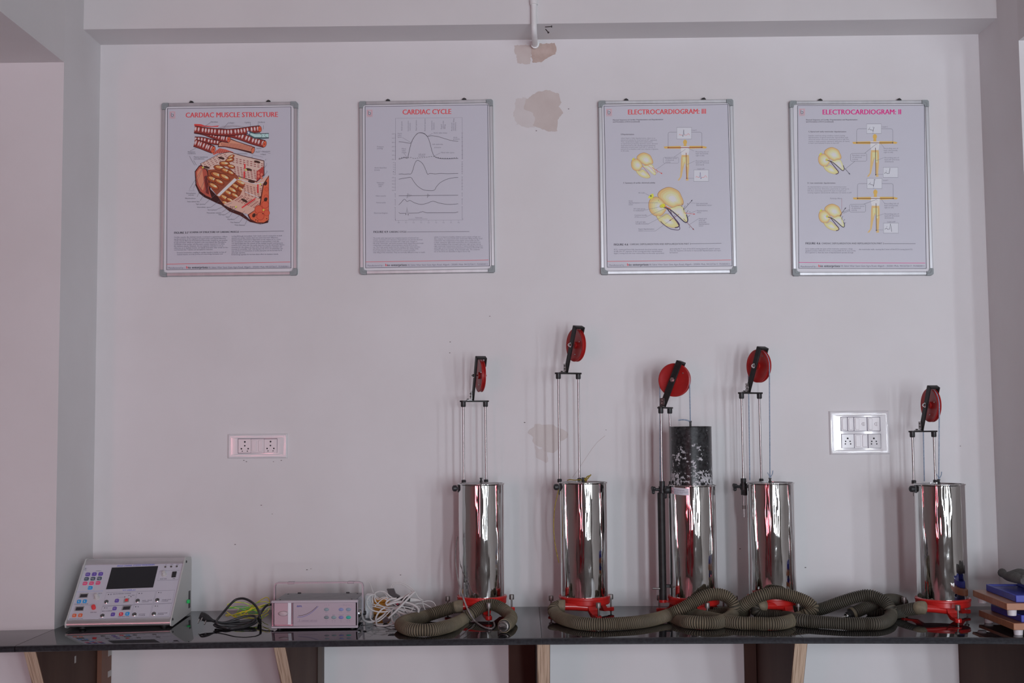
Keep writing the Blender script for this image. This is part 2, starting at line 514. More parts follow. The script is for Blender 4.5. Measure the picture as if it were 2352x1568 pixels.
# bare plaster patches, scuffs on the wall (each a thin skim standing a hair proud of the paint)
def blob(name, pts, m, y, parent):
    P = [at(px, py, y) for px, py in pts]
    return MB().prism(P, (0, 0.0012, 0)).build(name, m, parent, smooth=False)
def rag(pts, amp, seed):
    """ragged outline: subdivide the loop and jitter it"""
    rnd = random.Random(seed); out = []
    for i, (a, b) in enumerate(pts):
        c, d = pts[(i + 1) % len(pts)]
        L = math.hypot(c - a, d - b); n = max(1, int(L / 3.5))
        for k in range(n):
            t = k / n
            out.append((a + (c - a) * t + rnd.uniform(-amp, amp), b + (d - b) * t + rnd.uniform(-amp, amp)))
    return out
ZP = lambda L, x0, y0, s: [(x0 + a / s, y0 + b / s) for a, b in L]
blob('thin_patch', rag(ZP([(420, 1110), (520, 1100), (640, 1250), (640, 1420), (560, 1440), (430, 1400), (385, 1300)], 1100, 0, 4.9), 2.0, 1), M_PATCH2, -0.0006, wall_back)
blob('plaster_patch', rag(ZP([(520, 1130), (640, 1040), (780, 1012), (900, 1055), (925, 1150), (900, 1200), (945, 1270), (885, 1350), (880, 1475), (800, 1478), (700, 1450), (610, 1410), (632, 1330), (600, 1265), (510, 1230)], 1100, 0, 4.9), 1.1, 2), M_PATCH, -0.0012, wall_back)
blob('damp_patch', rag(ZP([(400, 510), (600, 505), (585, 640), (575, 720), (430, 710), (425, 620), (395, 590)], 1100, 0, 4.9), 1.3, 3), M_PATCH, -0.0008, wall_back)
blob('damp_patch', rag(ZP([(590, 505), (700, 490), (850, 485), (872, 540), (860, 610), (790, 640), (700, 700), (610, 705), (590, 620)], 1100, 0, 4.9), 1.3, 4), M_STAIN, -0.0014, wall_back)
blob('thin_patch', rag(ZP([(570, 960), (700, 1100), (900, 1050), (960, 1430), (900, 1480), (620, 1330)], 1180, 940, 12.06), 0.5, 5), M_PATCH2, -0.0006, wall_back)
blob('plaster_patch', rag(ZP([(380, 650), (435, 560), (570, 470), (580, 405), (700, 395), (780, 425), (1100, 415), (1180, 490), (1330, 540), (1480, 620), (1510, 690), (1490, 780), (1380, 850), (1300, 880), (1290, 1000), (1200, 1120), (1100, 1205), (960, 1190), (840, 1160), (790, 1060), (640, 1010), (570, 960), (515, 870), (545, 780), (480, 710)], 1180, 940, 12.06), 0.5, 6), M_PATCHL, -0.0012, wall_back)
# specks and a hairline crack on the paint
M_SPECK = mat('grime_speck', (0.22, 0.19, 0.19), 0.9)
M_CRACK = mat('hairline_crack', (0.58, 0.50, 0.48), 0.9)
rnd = random.Random(11)
for (sx, sy) in [(1033, 810), (1034, 785), (1205, 970), (1125, 726), (560, 1057), (566, 1060), (628, 1060), (646, 1057), (920, 1320), (705, 1308), (714, 1306), (2206, 1024), (1392, 987), (540, 1250), (600, 1160), (625, 1180), (1850, 1303), (1700, 1260), (1306, 250), (1232, 300), (1262, 249)]:
    r = rnd.uniform(0.9, 1.7)
    blob('wall_speck', [(sx + r * 1.3 * math.cos(t), sy + r * .7 * math.sin(t)) for t in [k * .9 for k in range(7)]], M_SPECK, -0.0010, wall_back)
crk = [(1315, 1096), (1330, 1075), (1350, 1045), (1360, 1030), (1372, 1015), (1390, 1000)]
MB().tube([at(x, y, -0.0003) for x, y in crk], 0.0006, 5).build('hairline_crack', M_CRACK, wall_back)

# old conduit on the beam with its saddle
pipe = thing('conduit_pipe', at(1226, 20, BEAM_Y - .012), 'white plastic conduit pipe coming down over the ceiling beam', 'pipe')
pl = pipe.location
pr = 0.0098
ptop = at(1226, -60, BEAM_Y - .012); pb = at(1227, 70, BEAM_Y - .010); pw_ = at(1229, 103, -0.014)
path = catmull([ptop, at(1226, 30, BEAM_Y - .012), pb, (pb + pw_) / 2 + Vector((0, -.004, -.006)), pw_], 0.006)
MB().tube(path, pr, 16).build('pipe', M_PVC, pipe, off=pl)
c0 = at(1226, 3, BEAM_Y - .012)
MB().lathe([(pr + .0035, -.012), (pr + .0035, .004), (pr + .0015, .006)], c0, (0, 0, 1), 20).build('coupling', M_PVC, pipe, off=pl)
MB().lathe([(pr + .005, -.004), (pr + .005, .004)], pw_ + Vector((0, -.006, 0)), (path[-1] - path[-4]), 20).build('saddle_ring', M_PVC, pipe, off=pl)
M_DARK = mat('rusty_screw', (0.06, 0.05, 0.05), 0.6, 0.5)
for (ax, ay, bx, by) in ((1252, 62, 1266, 61), (1253, 67, 1259, 74)):
    p, q = at(ax, ay, BEAM_Y - .003), at(bx, by, BEAM_Y - .006)
    s_ = MB().cyl(p, q, .0016, 8)
    s_.lathe([(.0034, 0), (.0034, .003)], q, q - p, 10)
    tag(s_.build('wall_screw', M_DARK, smooth=True), 'old %s screw left in the beam beside the conduit' % ('upper' if ay < 65 else 'lower'), 'screw', 'old screws in the beam')

# ================================================================== WORKTOP
top = thing('worktop', (0, 0, 0.76), 'long polished black granite worktop along the wall', 'worktop')
SEAMS = [XL - .449, XL - .0005, atz(1244.5, 1466).x, atz(1843, 1462).x, XR - .0005, XR + .449]
FY, TH = -0.640, 0.019
def slab(x0, x1, back):
    mb = MB(); n = 10
    g = 0.0009
    prof = [(back, 0.0), (FY + .010, 0.0), (FY + .003, -.0015), (FY, -.0055), (FY - .0015, -.0075), (FY, -.011), (FY + .001, -TH + .002), (FY + .004, -TH), (back, -TH)]
    m = len(prof); vs = []; fs = []
    for k in range(n + 1):
        x = x0 + g + (x1 - x0 - 2 * g) * k / n
        for y, z in prof: vs.append((x, y, bz(x) + z))
    for k in range(n):
        for j in range(m):
            fs.append((k * m + j, k * m + (j + 1) % m, (k + 1) * m + (j + 1) % m, (k + 1) * m + j))
    fs += [tuple(range(m)), tuple(n * m + j for j in range(m))]
    mi = [1 if (i < n * m and 1 <= (i % m) <= 7) else 0 for i in range(len(fs))]
    mb.add(vs, fs); mb.mi = mi
    return mb.build('slab', [M_GRANITE, M_GRANEDGE], top, off=top.location, sharp=25)
for k, (a, b) in enumerate(zip(SEAMS[:-1], SEAMS[1:])): slab(a, b, -PD - .0008 if k in (0, 4) else -.0008)
for x in SEAMS[1:-1]:
    mb = MB()
    y0_ = -PD - .001 if x in (SEAMS[1], SEAMS[4]) else -.001
    mb.box((x, (FY + .006 + y0_) / 2, bz(x) - .0100), (.0016, y0_ - FY - .006, .0180))
    mb.build('seam', M_SEAM, top, smooth=False, off=top.location)

# plywood brackets under the worktop
def bracket(pxl, pxr, side, run, label):
    yf = FY + .02
    pyb = 1482
    xa = at(pxl, pyb, yf).x; xb = at(pxr, pyb, yf).x
    zt = bz((xa + xb) / 2) - TH - .0005
    t = thing('worktop_bracket', ((xa + xb) / 2, 0, zt), label, 'bracket', 'plywood brackets under the worktop')
    o = t.location
    dpt = 0.60
    zb = zt - 0.52
    yb_ = min(-.02, yf + run * .52)
    prof = [(yf, zt), (0.0, zt), (0.0, zb), (yb_, zb)]
    core = MB().prism([(xa + .0006, y, z) for y, z in prof], (xb - xa - .0012, 0, 0))
    core.build('gusset', M_PLY, t, off=o, smooth=False)
    e = .004
    prof2 = [(yf + .003, zt - .0005), (-.0005, zt - .0005), (-.0005, zb), (yb_ + .002, zb)]
    for sx, nm in ((xa - .0008, 0), (xb - .0008, 1)):
        MB().prism([(sx, y, z) for y, z in prof2], (.0016, 0, 0)).build('laminate_face', M_BROWN, t, off=o, smooth=False)
    return t, xa, xb, zt
def batten(t, x0, x1, zt, m, y=-.018):
    MB().box(((x0 + x1) / 2, y / 2 - .0002, zt - .27), (x1 - x0, -y, .54), bev=.001).build('wall_batten', m, t, off=t.location, smooth=False)
t1, xa, xb, zt = bracket(54, 82, 1, .62, 'plywood bracket under the worktop at the far left, with tape scraps')
xw = at(276, 1530, -.002).x
MB().box((xb + .010, -.052, zt - .25), (.016, .10, .50), bev=.001).build('wall_batten', M_OAK, t1, off=t1.location, smooth=False)
for py in (1497, 1545):
    p = at(265, py, -.012)
    MB().box((xb + .0186, -.022, p.z), (.001, .034, .02)).build('tape_scrap', M_TAPE, t1, off=t1.location, smooth=False)
p = at(172, 1514, -.3)
MB().box((xb + .0012, -.30, p.z), (.0008, .012, .022)).build('tape_scrap', M_TAPE, t1, off=t1.location, smooth=False)
t2, xa, xb, zt = bracket(628, 655, 1, .88, 'plywood bracket under the pale electronic recorder box')
MB().box((xb + .008, -.03, zt - .25), (.014, .055, .50), bev=.001).build('wall_batten', noisy('grey_brown_wood', (0.16, 0.12, 0.10), (0.12, 0.09, 0.08), 8, (1, 1, .1), rough=.7), t2, off=t2.location, smooth=False)
t3, xa, xb, zt = bracket(1234, 1263, -1, .6, 'plywood bracket under the worktop seam near the middle')
batten(t3, at(1169, 1520, -.01).x, xa - .002, zt, M_BROWN)
t4, xa, xb, zt = bracket(1826, 1855, -1, .52, 'plywood bracket under the second worktop seam on the right')
batten(t4, at(1710, 1520, -.01).x, xa - .002, zt, M_BROWN)
t5, xa, xb, zt = bracket(2371, 2400, -1, .52, 'brown laminated bracket at the far right under the wooden boards')

# ================================================================== SWITCH PLATES
def socket_holes(mb, P, items):
    for zx, zy, r in items:
        c = P.pt(zx, zy)
        mb.lathe([(r, -.0002), (r, .0005)], c, (0, -1, 0), 16)
def plate(name, x0, y0, s, outer, label, inner, text_y):
    TL, TR, BR, BL = [at(x0 + a / s, y0 + b / s, -.010) for a, b in outer]
    c = (TL + TR + BR + BL) / 4; c.y = 0
    w = ((TR - TL).length + (BR - BL).length) / 2; h = ((TL - BL).length + (TR - BR).length) / 2
    t = thing(name, c, label, 'socket plate')
    mb = MB()
    # frame: outer bevel, raised ring, dished inner slope
    def ring(sx, sz, y): return [Vector((sx * w / 2 * 1.0 if False else x, y, z)) for x, z in ((-w / 2 + sx, -h / 2 + sz), (w / 2 - sx, -h / 2 + sz), (w / 2 - sx, h / 2 - sz), (-w / 2 + sx, h / 2 - sz))]
    li = [(0, 0, -.0005), (.0006, .0006, -.0060), (.004, .004, -.0105), (.008, .008, -.0112), (.013, .013, -.0105), inner]
    rings = [ring(a, b, y) for a, b, y in li]
    vs = [p for r in rings for p in r]
    fs = [(4 * i + k, 4 * i + (k + 1) % 4, 4 * i + 4 + (k + 1) % 4, 4 * i + 4 + k) for i in range(len(rings) - 1) for k in range(4)]
    fs.append((20, 21, 22, 23)); 
    mb.add(vs, fs)
    mb.build('frame', M_WHITEG, t, sharp=20)
    return t, c, w, h
# left plate
tS, cS, wS, hS = plate('socket_plate', 500, 980, 13.067, [(295, 215), (2085, 205), (2085, 940), (295, 958)], 'white double socket plate on the wall above the recorder box', (.030, .0155, -.0085), 0)
P = Print(500, 980, 13.067, (0, -.0092, 0), (0, -1, 0), cS)
def module(P, t, x0, y0, x1, y1, nm, dep, m, bev=.0006):
    a, b = P.pt(x0, y0), P.pt(x1, y1)
    return MB().box(((a.x + b.x) / 2, a.y + .001 - dep / 2, (a.z + b.z) / 2), (abs(b.x - a.x), dep, abs(a.z - b.z)), bev=bev).build(nm, m, t)
M_MODP = mat('module_plastic', (0.80, 0.77, 0.79), 0.25)
P.poly([(603, 352), (1790, 345), (1785, 780), (603, 797)], (86, 70, 86), 'gap_line')
for (x0, x1) in ((618, 995), (1395, 1778)):
    module(P, tS, x0, 366, x1, 780, 'socket_module', .003, M_MODP)
module(P, tS, 1002, 366, 1388, 780, 'switch_module', .0025, M_MODP)
for (x0, x1) in ((1030, 1165), (1225, 1355)):
    module(P, tS, x0, 402, x1, 738, 'rocker', .0045, M_MODP, .0012)
P.p0 = Vector((0, -.0113, 0))
for dx, dy in ((0, 0), (771, -8)):
    h_ = MB()
    socket_holes(h_, P, [(815 + dx, 450 + dy, .0030), (813 + dx, 567 + dy, .0026), (712 + dx, 657 + dy, .0026), (915 + dx, 655 + dy, .0026), (738 + dx, 730 + dy, .0018), (890 + dx, 728 + dy, .0018)])
    h_.build('pin_hole', M_HOLE, tS)
P.p0 = Vector((0, -.0095, 0))
for k in range(9): P.line([(1142 + k * 14, 888), (1150 + k * 14, 874 + (k % 3) * 3)], 7, (110, 100, 120), 'maker_mark')
P.flush(tS)
# right plate
tS2, cS2, wS2, hS2 = plate('socket_plate', 1880, 920, 11.2, [(275, 260), (1805, 262), (1865, 1385), (312, 1385)], 'large glossy white switch and socket plate with fan dials on the wall', (.027, .017, -.0085), 0)
P = Print(1880, 920, 11.2, (0, -.0092, 0), (0, -1, 0), cS2)
P.poly([(565, 415), (1585, 415), (1598, 785), (570, 782)], (100, 92, 108), 'gap_line')
P.poly([(580, 852), (1605, 850), (1612, 1225), (592, 1220)], (100, 92, 108), 'gap_line')
for (x0, x1) in ((575, 740), (748, 905), (912, 1245), (1255, 1580)):
    module(P, tS2, x0, 428, x1, 772, 'switch_module', .0025, M_MODP)
for (x0, x1) in ((600, 715), (770, 880), (935, 1050), (1275, 1390)):
    module(P, tS2, x0, 455, x1, 745, 'rocker', .0045, M_MODP, .0012)
for zx in (1160, 1490):
    c = P.pt(zx, 598)
    d_ = MB().lathe([(.0066, 0), (.0066, .004), (.0058, .005), (0.0001, .005)], c, (0, -1, 0), 24)
    d_.box(c + Vector((0, -.006, 0)), (.0025, .003, .011), bev=.0008)
    d_.build('fan_dial', M_MODP, tS2)
for (x0, x1) in ((590, 915), (1275, 1602)):
    module(P, tS2, x0, 862, x1, 1215, 'socket_module', .003, M_WHITEG)
for (x0, x1) in ((945, 1085), (1120, 1255)):
    module(P, tS2, x0, 885, x1, 1185, 'rocker', .0045, M_MODP, .0012)
module(P, tS2, 920, 862, 1268, 1215, 'switch_module', .0025, M_MODP)
P.p0 = Vector((0, -.0113, 0))
for dx in (0, 673):
    h_ = MB()
    socket_holes(h_, P, [(750 + dx, 968, .0031), (697 + dx, 1045, .0024), (813 + dx, 1045, .0024), (690 + dx, 1110, .0024), (826 + dx, 1110, .0024)])
    h_.build('pin_hole', M_HOLE, tS2)
P.p0 = Vector((0, -.0095, 0))
for k in range(9): P.line([(1037 + k * 13, 1322), (1045 + k * 13, 1308 + (k % 3) * 3)], 7, (110, 105, 140), 'maker_mark')
P.flush(tS2)

# ================================================================== POSTERS
S_ = 1568 / 460.0
PY = -0.016          # printed face of the boards
INK = (62, 58, 70); RED = (196, 62, 70); MAG = (178, 30, 110); GREY = (104, 98, 116)
def poster(x0, y0, outer, border, label, tabs):
    TL, TR, BR, BL = [at(x0 + a / S_, y0 + b / S_, PY) for a, b in outer]
    c = (TL + TR + BR + BL) / 4
    ux = ((TR - TL) + (BR - BL)).normalized(); ux.y = 0; ux.normalize()
    uz = Vector((-ux.z, 0, ux.x))
    w = ((TR - TL).length + (BR - BL).length) / 2; h = ((TL - BL).length + (TR - BR).length) / 2
    base = Vector((c.x, 0, c.z))
    t = thing('wall_chart', base, label, 'poster', 'framed medical charts on the wall')
    R = Matrix((ux, Vector((0, 1, 0)), uz)).transposed()
    fw = .0135
    def lb(cx, cz, sx, sz, y0_, y1_, nm, m, bev=0.0):
        return MB().box(R @ Vector((cx, (y0_ + y1_) / 2, cz)), (sx, y1_ - y0_, sz), R, bev).build(nm, m, t)
    lb(0, 0, w - .012, h - .012, PY, -.001, 'board', M_PAPERW)
    cr = .0235
    for s in (-1, 1):
        lb(s * (w / 2 - fw / 2), 0, fw, h - 2 * cr + .002, -.0185, -.0005, 'frame_rail', M_ALU, .0025)
        lb(0, s * (h / 2 - fw / 2), w - 2 * cr + .002, fw, -.0185, -.0005, 'frame_rail', M_ALU, .0025)
    for sx in (-1, 1):
        for sz in (-1, 1):
            k = MB()
            a, b = sx * w / 2, sz * h / 2
            loop = [(a, b - sz * .005), (a, b - sz * cr), (a - sx * (fw + .001), b - sz * cr), (a - sx * (fw + .001), b - sz * (fw + .005)), (a - sx * (fw + .005), b - sz * (fw + .001)), (a - sx * cr, b - sz * (fw + .001)), (a - sx * cr, b), (a - sx * .005, b)]
            k.prism([R @ Vector((x, -.0205, z)) for x, z in loop], (0, .0203, 0))
            ridge = [(a - sx * .008, b - sz * cr), (a - sx * .008, b - sz * .012), (a - sx * .012, b - sz * .008), (a - sx * cr, b - sz * .008)]
            k.tube([R @ Vector((x, -.0205, z)) for x, z in ridge], .0011, 6)
            k.build('corner_cap', M_GREYP, t, sharp=30)
    for tx in tabs:
        p = at(x0 + tx[0] / S_, y0 + tx[1] / S_, -.006) - base
        hb = MB(); n = 14
        zc = (R.transposed() @ p)
        zc.z = h / 2 - .001
        rr = .0088
        loop = [(zc.x + rr * math.cos(math.pi * k / n), zc.z + rr * 1.05 * math.sin(math.pi * k / n)) for k in range(n + 1)]
        hb.prism([R @ Vector((x, -.012, z)) for x, z in loop], (0, .004, 0))
        tab = hb.build('hanger_tab', M_BLACK, t)
        q = R @ Vector((zc.x, -.0125, zc.z + .003))
        nl = MB().cyl(Vector((q.x, 0.0, q.z + .002)), q + Vector((tx[2] * .002, -.003, .004)), .0009, 8)
        nl.lathe([(.0022, 0), (.0022, .001)], q + Vector((tx[2] * .002, -.003, .004)), (0, -1, .3), 10)
        nl.build('nail', M_DULL, tab)
    P = Print(x0, y0, S_, (0, PY, 0), (0, -1, 0), base)
    P.poly(border, M_PAPER, 'print_sheet')
    P.line(border, 5.0, (38, 36, 52), 'border_line', closed=True)
    return t, P
def footer(P, x0, x1, yb, sl, lc, x_sp, yl0, yl1):
    P.line([(x0 - 14, yl0), (x1 + 8, yl1)], 3.4, lc, 'rule_line')
    P.text('Manufactured by :-', x0, x0 + 132, yb, 13, GREY, slope=sl)
    P.text('b', x0 + 141, x0 + 154, yb - 2, 19, RED, bold=True, slope=sl)
    P.text('io enterprises', x0 + 157, x0 + 308, yb - 2, 17, (62, 58, 68), bold=True, slope=sl)
    P.text('18, Saket Vihar Sasni Gate Agra Road, Aligarh - 202001 Mob. 9412272617, 7535820011', x0 + 315, x1, yb - 4, 13, GREY, slope=sl)
def logo(P, x, y):
    P.line([(x, y), (x + 42, y - 1), (x + 42, y + 55), (x, y + 56)], 2.6, (176, 120, 130), 'emblem', closed=True)
    P.line([(x + 5, y + 5), (x + 36, y + 4), (x + 36, y + 44), (x + 5, y + 45)], 3.0, (190, 70, 80), 'emblem', closed=True)
    P.line([(x + 12, y + 10), (x + 12, y + 36), (x + 24, y + 38), (x + 30, y + 30), (x + 27, y + 20), (x + 18, y + 20)], 3.6, INK, 'emblem', smooth=True)
    P.line([(x + 6, y + 50), (x + 36, y + 49)], 2.0, (150, 100, 105), 'emblem')
def para(P, x0, y0, dy, lines, wmax, cap=9.5, colr=GREY, sl=-0.012):
    lm = max(len(l) for l in lines)
    for i, l in enumerate(lines):
        P.text(l, x0, x0 + wmax * min(1.0, len(l) / lm * 1.0), y0 + i * dy, cap, colr, slope=sl)

# ---------------------------------------------------------------- chart 1: cardiac muscle
tA, P = poster(340, 200, [(107, 124), (1168, 115), (1168, 1470), (95, 1485)], [(152, 168), (1120, 155), (1120, 1415), (146, 1430)],
               'framed chart of cardiac muscle structure with red muscle fibre drawing', [(343, 112, -1), (945, 105, 0)])
logo(P, 170, 192)
P.text('CARDIAC MUSCLE STRUCTURE', 296, 1016, 238, 38, RED, 'title_lettering', bold=True, slope=-0.007)
def fibre(P, pts, r, n, base=(118, 42, 40), lobe=(192, 138, 142), dark=(48, 22, 26), cap=(205, 78, 58)):
    q = [(p.x, p.y) for p in catmull([(x, y, 0) for x, y in pts], 8.0)]
    P.line(q, 2 * r + 9, dark); P.line(q, 2 * r, base)
    for k in range(n):
        i = int((k + .5) / n * (len(q) - 1)); j = min(i + 1, len(q) - 1)
        a = math.atan2(q[j][1] - q[i][1], q[j][0] - q[i][0]) if j > i else math.atan2(q[i][1] - q[i - 1][1], q[i][0] - q[i - 1][0])
        L = math.hypot(q[-1][0] - q[0][0], q[-1][1] - q[0][1]) / n * .30
        P.ell(q[i][0] + math.sin(a) * r * .18, q[i][1] - math.cos(a) * r * .18, L, r * .72, lobe, a=a, n=12)
        P.ell(q[i][0] + math.sin(a) * r * .30, q[i][1] - math.cos(a) * r * .30, L * .5, r * .36, (214, 178, 182), a=a, n=10)
    e = q[-1]; a = math.atan2(q[-1][1] - q[-4][1], q[-1][0] - q[-4][0])
    P.ell(e[0], e[1], r * .62, r * 1.05, dark, a=a); P.ell(e[0], e[1], r * .52, r * .95, cap, a=a)
    P.ell(e[0], e[1], r * .12, r * .2, dark, a=a, n=8)
# fibroblast and collagen wisps
P.poly([(362, 288), (415, 290), (440, 300), (500, 306), (556, 300), (548, 310), (470, 312), (400, 308), (362, 306)], (196, 60, 60))
P.line([(556, 299), (545, 312), (480, 318), (380, 312)], 2, (196, 80, 70))
for k in range(5): P.line([(520 + k * 14, 330 - k * 6), (600 + k * 20, 318 - k * 5), (700 + k * 16, 306 + k * 2)], 1.6, (120, 100, 110), smooth=True)
fibre(P, [(365, 408), (430, 412), (500, 428), (560, 436)], 17, 8)
fibre(P, [(364, 436), (420, 455), (470, 475), (510, 490)], 28, 7)
# sectioned lower fibre
P.poly([(555, 430), (640, 400), (700, 425), (838, 470), (832, 500), (810, 520), (700, 490), (600, 470), (545, 470)], (66, 30, 30))
P.poly([(560, 436), (640, 408), (700, 430), (832, 474), (815, 506), (700, 480), (600, 462), (552, 462)], (196, 120, 104))
for k in range(22):
    x = 572 + k * 11.4
    P.line([(x, 430 + k * 1.2 + (6 if k < 5 else 0)), (x + 13, 468 + k * 1.6)], 3.2, (126, 44, 40))
P.ell(822, 496, 14, 27, (60, 28, 28), a=.3); P.ell(822, 496, 11, 23, (200, 92, 70), a=.3)
fibre(P, [(364, 335), (440, 350), (520, 380), (580, 400), (632, 410)], 24, 13)
fibre(P, [(520, 352), (620, 358), (720, 385), (820, 420), (912, 446)], 26, 15)
fibre(P, [(364, 330), (470, 345), (600, 355), (700, 350), (800, 336), (876, 328)], 24, 20)
# capillary
P.poly([(776, 350), (800, 345), (840, 362), (946, 360), (946, 402), (900, 405), (830, 404), (790, 378)], (58, 72, 80))
P.poly([(792, 356), (840, 368), (944, 366), (944, 392), (900, 394), (835, 392), (800, 374)], (150, 176, 176))
P.ell(788, 358, 12, 16, (60, 84, 120), a=-.4); P.ell(788, 358, 7, 10, (176, 190, 205), a=-.4)
P.line([(880, 366), (895, 380), (885, 394)], 3, (58, 72, 80)); P.line([(920, 366), (912, 380), (930, 394)], 2.5, (58, 72, 80))
# lower connective strip
P.poly([(505, 520), (560, 478), (610, 488), (670, 510), (660, 522), (600, 512), (540, 520), (515, 532)], (170, 80, 72))
for k in range(8): P.line([(535 + k * 16, 490 + k * 2), (525 + k * 16, 520)], 2.4, (96, 34, 34))
# the big cell: left wall
P.poly([(366, 660), (400, 615), (440, 600), (470, 660), (480, 720), (490, 800), (550, 860), (590, 920), (660, 975), (740, 1010), (700, 985), (600, 930), (545, 912), (500, 890), (440, 862), (400, 830), (372, 770)], (50, 20, 20))
P.poly([(372, 664), (402, 622), (440, 608), (462, 664), (472, 730), (478, 800), (500, 870), (455, 850), (408, 815), (380, 760)], (150, 68, 58))
P.poly([(384, 664), (404, 636), (425, 640), (432, 700), (440, 780), (430, 810), (400, 770), (386, 720)], (196, 110, 90))
P.poly([(440, 700), (462, 690), (470, 760), (478, 840), (455, 830)], (92, 34, 32))
# upper striated block
P.poly([(408, 600), (560, 520), (640, 505), (720, 530), (910, 575), (912, 690), (850, 745), (700, 700), (640, 640), (560, 650), (470, 650), (436, 640)], (72, 30, 32))
P.poly([(414, 600), (560, 524), (640, 510), (720, 536), (905, 580), (905, 684), (848, 736), (700, 694), (640, 636), (560, 644), (474, 646), (440, 632)], (206, 150, 146))
def dashes(P, x0, y0, dx, dy, n, rows, rdx, rdy, colr, ln, w):
    for r in range(rows):
        for k in range(n):
            x = x0 + r * rdx + k * dx; y = y0 + r * rdy + k * dy
            P.line([(x, y), (x + ln, y + ln * dy / dx)], w, colr)
dashes(P, 430, 598, 26, -13, 7, 4, 8, 12, (112, 40, 42), 15, 4.0)
dashes(P, 660, 555, 28, 5.5, 9, 3, 0, 15, (122, 42, 46), 17, 5.0)
dashes(P, 668, 620, 26, 5, 8, 6, 2, 13, (122, 48, 50), 16, 5.0)
for (x, y) in ((460, 628), (575, 556), (790, 645), (855, 585), (800, 740)):
    P.ell(x, y, 26, 9, (58, 34, 30), a=.25)
P.poly([(850, 660), (905, 620), (905, 684), (850, 738)], (150, 52, 50))
for k in range(4):
    P.ell(866 + (k % 2) * 24, 672 + k * 13, 9, 12, (196, 96, 84), n=10)
P.poly([(752, 600), (764, 602), (764, 640), (752, 638)], (184, 44, 48)); P.poly([(748, 660), (760, 662), (760, 715), (748, 712)], (184, 44, 48))
# folded disc with finger-like lobes
P.poly([(468, 650), (540, 640), (640, 640), (690, 690), (760, 760), (740, 830), (700, 870), (650, 900), (590, 915), (550, 860), (500, 800), (474, 720)], (128, 62, 44))
def lobe_(P, x, y, L, r, a):
    L *= 1.12; r *= 1.15
    P.ell(x, y, L * 1.08, r * 1.15, (62, 24, 18), a=a, n=16); P.ell(x, y, L, r, (140, 62, 36), a=a, n=16)
    P.ell(x + math.sin(a) * r * .25, y - math.cos(a) * r * .25, L * .72, r * .52, (206, 132, 88), a=a, n=14)
    P.ell(x + math.cos(a) * L * .3 + math.sin(a) * r * .3, y + math.sin(a) * L * .3 - math.cos(a) * r * .3, L * .3, r * .26, (232, 190, 156), a=a, n=10)
for (x, y, L, r, a) in [(650, 548, 26, 12, -.5), (640, 572, 30, 13, -.2), (600, 600, 36, 16, .1), (650, 622, 28, 13, .3), (560, 632, 40, 17, .2), (610, 656, 36, 16, .35), (648, 672, 26, 13, .5), (540, 690, 46, 19, .35), (505, 722, 40, 18, .4), (600, 706, 40, 18, .5), (558, 742, 36, 16, .45), (512, 775, 40, 17, .5), (725, 750, 40, 18, .45), (690, 782, 40, 18, .55), (660, 808, 38, 18, .55), (726, 800, 26, 14, .6), (630, 830, 36, 17, .5), (680, 850, 32, 15, .5), (600, 868, 38, 17, .55), (640, 884, 28, 13, .4), (600, 905, 22, 12, .2)]:
    lobe_(P, x, y, L, r, a)
P.poly([(535, 848), (560, 862), (702, 726), (676, 708)], (150, 96, 66)); P.poly([(540, 846), (558, 856), (697, 726), (678, 713)], (214, 200, 188))
# lower striated block and the cut face
P.poly([(700, 700), (850, 745), (948, 690), (948, 900), (870, 950), (800, 1000), (740, 985), (640, 945), (590, 915), (650, 895), (720, 850), (762, 760)], (196, 140, 132))
dashes(P, 745, 765, 26, 6, 6, 7, 2, 13, (110, 50, 48), 16, 4.6)
dashes(P, 680, 885, 24, 9, 7, 6, 10, -7, (118, 48, 46), 15, 4.4)
P.line([(700, 720), (850, 760), (905, 745)], 6, (226, 196, 190)); P.line([(760, 820), (880, 870)], 5, (226, 196, 190))
for (x, y, a) in ((810, 740, .2), (755, 888, .5), (895, 858, -.4)): P.ell(x, y, 28, 10, (60, 36, 32), a=a)
P.poly([(855, 760), (866, 762), (866, 830), (855, 826)], (184, 44, 48)); P.line([(735, 945), (842, 872)], 10, (190, 44, 50)); 
P.poly([(870, 940), (900, 760), (948, 690), (948, 1040), (910, 1068), (850, 1066), (800, 1040), (780, 1000)], (78, 30, 26))
P.poly([(880, 935), (906, 770), (946, 700), (946, 1036), (908, 1060), (852, 1058), (806, 1034), (790, 1000)], (198, 82, 58))
for (x, y, r) in ((868, 960, 34), (918, 920, 30), (880, 1010, 32), (930, 985, 24), (925, 860, 18), (930, 800, 16)):
    P.ell(x, y, r, r * 1.05, (160, 54, 40)); P.ell(x, y, r * .84, r * .88, (186, 76, 56))
for (x, y) in ((920, 755), (830, 1004), (922, 880)): P.ell(x, y, 13, 17, (54, 28, 24), a=.5)
for (x, y) in ((845, 1040), (860, 1048), (900, 990), (905, 960), (852, 1000), (930, 1030), (890, 770)): P.ell(x, y, 4.5, 4.5, (50, 22, 20), n=8)
for (x, y) in ((430, 630), (768, 648), (690, 938), (720, 714), (880, 760), (905, 962)): P.ell(x, y, 7, 7, (206, 186, 70), n=10)
P.poly([(560, 880), (600, 925), (660, 955), (740, 985), (800, 1040), (850, 1066), (900, 1070), (946, 1045), (940, 1062), (880, 1074), (800, 1056), (720, 1005), (640, 975), (570, 920), (545, 890)], (58, 22, 20))
for k in range(5): P.ell(650 + (k % 3) * 12, 938 + (k // 3) * 10, 4, 4, (70, 30, 40), n=8)
